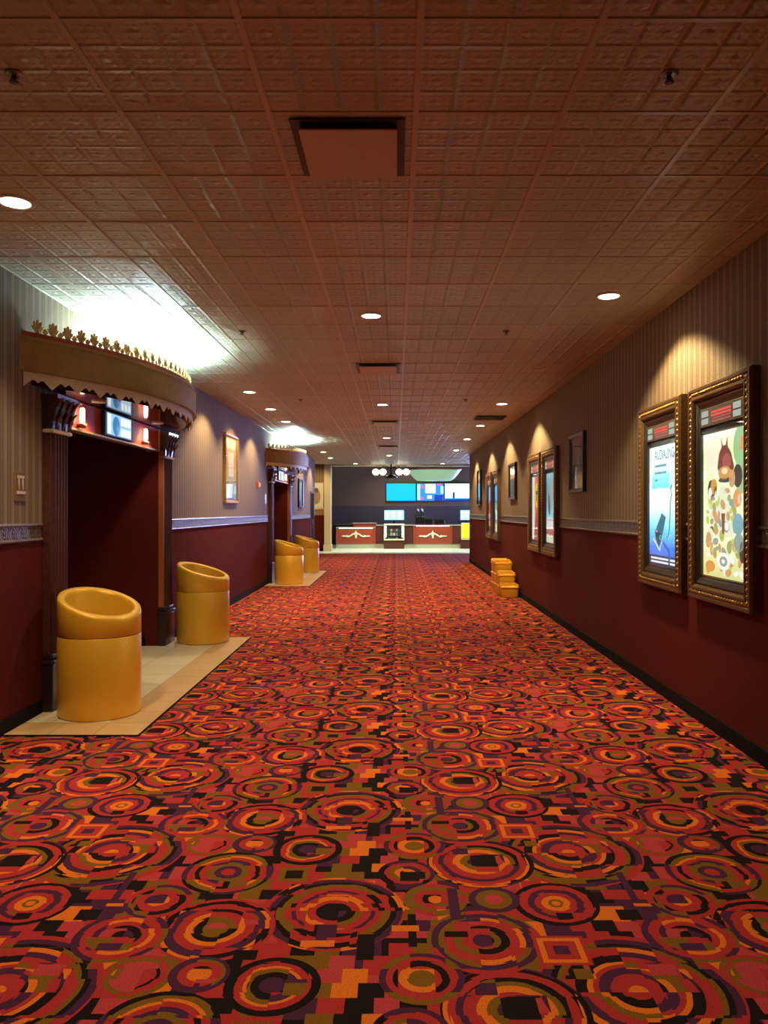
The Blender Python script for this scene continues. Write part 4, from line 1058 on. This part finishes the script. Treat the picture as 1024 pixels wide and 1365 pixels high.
candy_case(X_(525.5), 'glass-fronted candy display with cream frame, centre of the concession counter')
rn = random.Random(5); cx0 = X_(525.5); first = {}
nameC = {'red': 'red', 'brown': 'brown', 'green': 'green', 'white': 'white', 'cyan': 'turquoise'}
for zi, z in enumerate((.344, .536, .696)):
    for k in range(5):
        c = rn.choice(list(candy)); x = cx0-.22+k*.11
        mb = MB(); hh = rn.uniform(.09, .13); mb.box(x-.042, x+.042, YC-.39, YC-.27, z+.0045, z+.0045+hh, .006)
        o = mb.obj('candy_box', candy[c]); tag(o, '%s candy box, %s from the left on the %s level of the candy display' % (nameC[c], ['first', 'second', 'third', 'fourth', 'fifth'][k], ['bottom', 'middle', 'upper'][zi]), 'box', 'candy boxes in the display case')
# yellow lit cabinet at right
r = empty('yellow_display', (X_(620.5)+.02, YC-.35, .004), 0, 'bright yellow lit display cabinet at the right end of the concession counter', 'display case')
mb = MB(); mb.box(-.24, .24, 0, .28, 0, .42, .006); mb.obj('base', M['dark_red'], r)
mb = MB(); mb.frame(.44, .68, [(0, 0), (0, .03), (.03, .035), (.04, .01)], .36); mb.obj('frame', M['cream'], r)
mb = MB(); mb.box(-.2, .2, -.008, .27, .42, 1.02, .004); mb.obj('lit_panel', lit('yellow_panel', (.95, .90, .02), 1.1), r)
# register screens
def register(xc, w, name, label):
    r = empty(name, (xc, YC+.25, 1.0 if False else .954), 0, label, 'screen')
    mb = MB(); mb.box(-w*.3, w*.3, 0, .2, 0, .03, .006).box(-.03, .03, .08, .12, .03, .20); mb.obj('stand', M['void'], r)
    mb = MB(); mb.box(-w/2, w/2, .03, .08, .17, .62, .01); mb.obj('housing', M['void'], r)
    mb = MB(); mb.box(-w/2+.02, w/2-.02, .027, .03, .195, .595); s_ = mb.obj('lit_screen', M['scr_c'], r)
    mb = MB(); 
    for k in range(3): mb.box(-w/2+.06+k*w*.3, -w/2+.05+k*w*.3+w*.2, .025, .027, .24+.05*(k % 2), .55)
    mb.obj('screen_block', lit('white_block_'+name, (.75, .95, 1), 1.8), s_)
    return r
register(X_(525.5), .84, 'register_screen', 'wide pale blue screen standing above the candy display')
register(X_(620.5)+.05, .50, 'register_screen', 'bright white-blue screen above the yellow display cabinet')
# machines on the counter behind
def machine(xc, w, h, label, name='drink_machine'):
    r = empty(name, (xc, YC+.2, .954), 0, label, 'machine')
    mb = MB(); mb.box(-w/2, w/2, .06, .42, 0, h, .015); mb.obj('cabinet', M['void'], r)
    mb = MB(); mb.box(-w/2-.01, w/2+.01, .0, .08, h*.72, h, .01).box(-w/2, w/2, -.06, .06, 0, .04, .006); mb.obj('dispensing_head', M['dark'], r)
    mb = MB()
    for k in range(3): mb.lathe([(.012, h*.60), (.018, h*.72)], (-w*.3+k*w*.3, .03, 0), 8)
    mb.obj('nozzle', M['chrome'], r)
    return r
machine(X_(560), .36, .50, 'taller black drink machine at the left of the right counter')
machine(X_(572), .30, .30, 'middle short black machine on the right counter')
machine(X_(587), .40, .28, 'short wide black machine on the right of the right counter')
for k, (px, cname) in enumerate(((564, 'left'), (569, 'right'))):
    mb = MB(); mb.lathe([(.05, 1.455), (.055, 1.50), (.05, 1.60), (.03, 1.62)], (X_(560)+(k-.5)*.17, YC+.43, 0), 14)
    tag(mb.obj('canister', M['chrome']), '%s small steel canister standing on the tall black drink machine' % cname, 'canister', 'steel canisters on the drink machine')
# back wall with backsplash and menu boards
mb = MB(); mb.mat(0).box(-6.2, 8.3, Y_BACK, Y_BACK+.12, 1.75, 4.1).mat(1).box(-6.2, 8.3, Y_BACK, Y_BACK+.12, 0, 1.75)
struct(mb, 'wall_back', [M['backwall'], M['splash']])
r = empty('back_counter', (.5, Y_BACK-.75, .004), 0, 'long dark back counter against the concession rear wall', 'counter')
mb = MB(); mb.box(-3.3, 3.1, 0, .74, 0, .88); mb.obj('body', M['dark'], r)
mb = MB(); mb.box(-3.32, 3.12, -.03, .74, .88, .92, .006); mb.obj('counter_top', M['chrome'], r)
mb = MB()
for k in range(5): mb.tube([(-3.0+k*1.25, -.03, .78), (-2.4+k*1.25, -.03, .78)], .01)
mb.obj('handle', M['chrome'], r)
PB = (Y_BACK-.1)/1036; XB = lambda px: (px-528)*PB; ZB = lambda py: CAMZ+(681-py)*PB
blues = [lit('menu_sky_blue', (.0, .42, .98), 1.6), lit('menu_blue', (.03, .22, .9), 1.6), lit('menu_blue2', (.04, .30, .9), 1.6)]
m_white = lit('menu_white', (.9, 1, 1), 2.6); m_cyan = lit('menu_cyan', (.25, .8, 1), 2.2); m_mag = lit('menu_magenta', (.75, .08, .35), 1.6); m_navy = lit('menu_navy', (.01, .05, .5), 1.2)
def board(xa, xb, label, ground, blocks):
    r = empty('menu_board', ((xa+xb)/2, Y_BACK-.01, ZB(668)), 0, label, 'menu board', 'lit menu boards on the back wall'); w = xb-xa-.015; h = ZB(644)-ZB(668)
    mb = MB(); mb.box(-w/2, w/2, -.09, 0, 0, h, .006); mb.obj('housing', M['void'], r)
    mb = MB(); mb.box(-w/2+.02, w/2-.02, -.094, -.09, .02, h-.02); s_ = mb.obj('lit_screen', ground, r)
    for i, (nm, m_, (u0, u1, v0, v1)) in enumerate(blocks):
        mb = MB(); mb.box(-w/2+.02+u0*(w-.04), -w/2+.02+u1*(w-.04), -.0955-.001*i, -.094, h-.02-v1*(h-.04), h-.02-v0*(h-.04)); mb.obj('menu_'+nm, m_, s_)
    return r
board(XB(514.5), XB(555), 'left menu board showing a plain sky-blue screen', blues[0], [])
board(XB(555), XB(592), 'middle menu board with white, magenta and blue picture', blues[1],
      [('panel', m_white, (.32, .70, .03, .55)), ('strip', m_cyan, (.02, .12, .03, .95)), ('item', m_mag, (.14, .24, .08, .28)), ('item', m_mag, (.14, .24, .80, .95)), ('item', m_white, (.40, .55, .70, .88)), ('header', m_mag, (.78, .92, .0, .10)), ('strip', m_cyan, (.90, 1.0, .15, .60)), ('shape', m_navy, (.66, .98, .66, 1.0))])
board(XB(592), XB(626.5), 'right menu board with white picture over a dark blue foot', blues[2],
      [('panel', m_white, (.02, 1.0, .02, .84)), ('shape', m_navy, (.32, .42, .50, .86)), ('shape', m_navy, (.02, 1.0, .90, 1.0))])
# glowing oval bowl put in for a green light spot on the bulkhead
r = empty('green_light_spot_bowl', (1.62, 33.0, 2.80), 0, 'glowing pale green bowl standing in for a light spot above the menu boards', 'ceiling light')
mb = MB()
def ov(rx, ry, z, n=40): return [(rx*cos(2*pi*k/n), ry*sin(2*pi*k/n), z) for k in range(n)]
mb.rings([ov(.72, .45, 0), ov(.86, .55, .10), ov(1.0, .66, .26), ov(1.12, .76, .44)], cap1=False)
mb.obj('dish', lit('green_light_spot_glow', (.36, .60, .38), .75), r)
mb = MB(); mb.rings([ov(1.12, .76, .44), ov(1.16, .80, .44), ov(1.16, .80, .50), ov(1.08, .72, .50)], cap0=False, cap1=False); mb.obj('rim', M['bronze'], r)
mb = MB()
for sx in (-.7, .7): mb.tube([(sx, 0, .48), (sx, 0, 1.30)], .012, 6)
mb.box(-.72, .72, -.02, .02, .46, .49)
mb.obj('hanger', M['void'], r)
# chandelier with four globes at the head of the concession area
r = empty('globe_chandelier', (-.18, 28.5, 2.62), 0, 'chandelier with two pairs of glowing white globes in front of the concession stand', 'chandelier')
mb = MB(); mb.lathe([(.02, 0), (.10, .03), (.20, .10), (.24, .16), (.22, .18), (.05, .24), (.03, .5), (.025, 1.45), (.10, 1.47), (.10, 1.476)], n=20); mb.obj('central_stem', M['plinth'], r)
for xx in (-.56, -.30, .30, .56):
    mb = MB(); mb.tube([(xx*.15, 0, .46), (xx*.6, 0, .56), (xx, 0, .55), (xx, 0, .44)], .013, 6); a_ = mb.obj('arm', M['plinth'], r)
    mb = MB(); mb.sphere((xx, 0, .325), .125, 1, 1, .92, 20, 12); mb.obj('globe', lit('globe_glow', (1, .90, .74), 6), a_)
    mb = MB(); mb.lathe([(.05, .20), (.10, .215), (.115, .235), (.06, .24)], (xx, 0, -.02), 14); mb.obj('globe_cup', M['gold'], a_)

# ------------------------------------------------------------------ lobby lighting (added bare spots and an unseen added blue emitter round the right corner)
mb = MB(); mb.box(3.95, 7.9, Y_BACK-.05, Y_BACK-.01, .95, 3.3); w_ = mb.obj('blue_glow_panel', lit('added_blue_glow', (.32, .40, 1.0), 38), kind='structure')  # unseen glowing panel added to cast violet light on the left wall
mb = MB()
for xx in (3.95, 5.27, 6.58, 7.9): mb.box(xx-.03, xx+.03, Y_BACK-.09, Y_BACK-.05, .95, 3.3)
mb.box(3.92, 7.93, Y_BACK-.09, Y_BACK-.01, .91, .95).box(3.92, 7.93, Y_BACK-.09, Y_BACK-.01, 3.3, 3.34); mb.obj('glow_panel_frame', M['void'], w_)
def spot(x, y, z, e, col, size=140, blend=.8, r=.1, rot=(0, 0, 0), name='lobby_spot'):
    ld = bpy.data.lights.new(name, 'SPOT'); ld.energy = e; ld.color = col; ld.spot_size = radians(size); ld.spot_blend = blend; ld.shadow_soft_size = r
    o = bpy.data.objects.new(name, ld); COL.objects.link(o); o.location = (x, y, z); o.rotation_euler = rot; return o
for x in (-1.6, .6, 2.8): spot(x, 29.7, 4.0, 480, (.85, 1, .85), 110)  # spots without fittings, added to brighten the concession floor
spot(0.2, 34.2, 4.05, 110, (1, .85, .8), 150)  # added to brighten the back wall, no fitting drawn

# ------------------------------------------------------------------ world, camera, view
w = bpy.data.worlds.new('dim_surroundings'); SC.world = w; w.use_nodes = True
w.node_tree.nodes['Background'].inputs[0].default_value = (.02, .02, .025, 1)
cam = bpy.data.cameras.new('camera'); co = bpy.data.objects.new('camera', cam); COL.objects.link(co)
co.location = (0, 0, CAMZ); co.rotation_euler = (pi/2, 0, 0)
cam.sensor_fit = 'VERTICAL'; cam.sensor_height = 36; cam.sensor_width = 27; cam.lens = 1036/1365*36
cam.shift_x = -16/1365; cam.shift_y = -1.5/1365
cam.clip_start = .05; cam.clip_end = 100
SC.camera = co
SC.view_settings.view_transform = 'Standard'; SC.view_settings.look = 'None'; SC.view_settings.gamma = 1; SC.view_settings.exposure = 0.12
SC.view_settings.use_curve_mapping = False
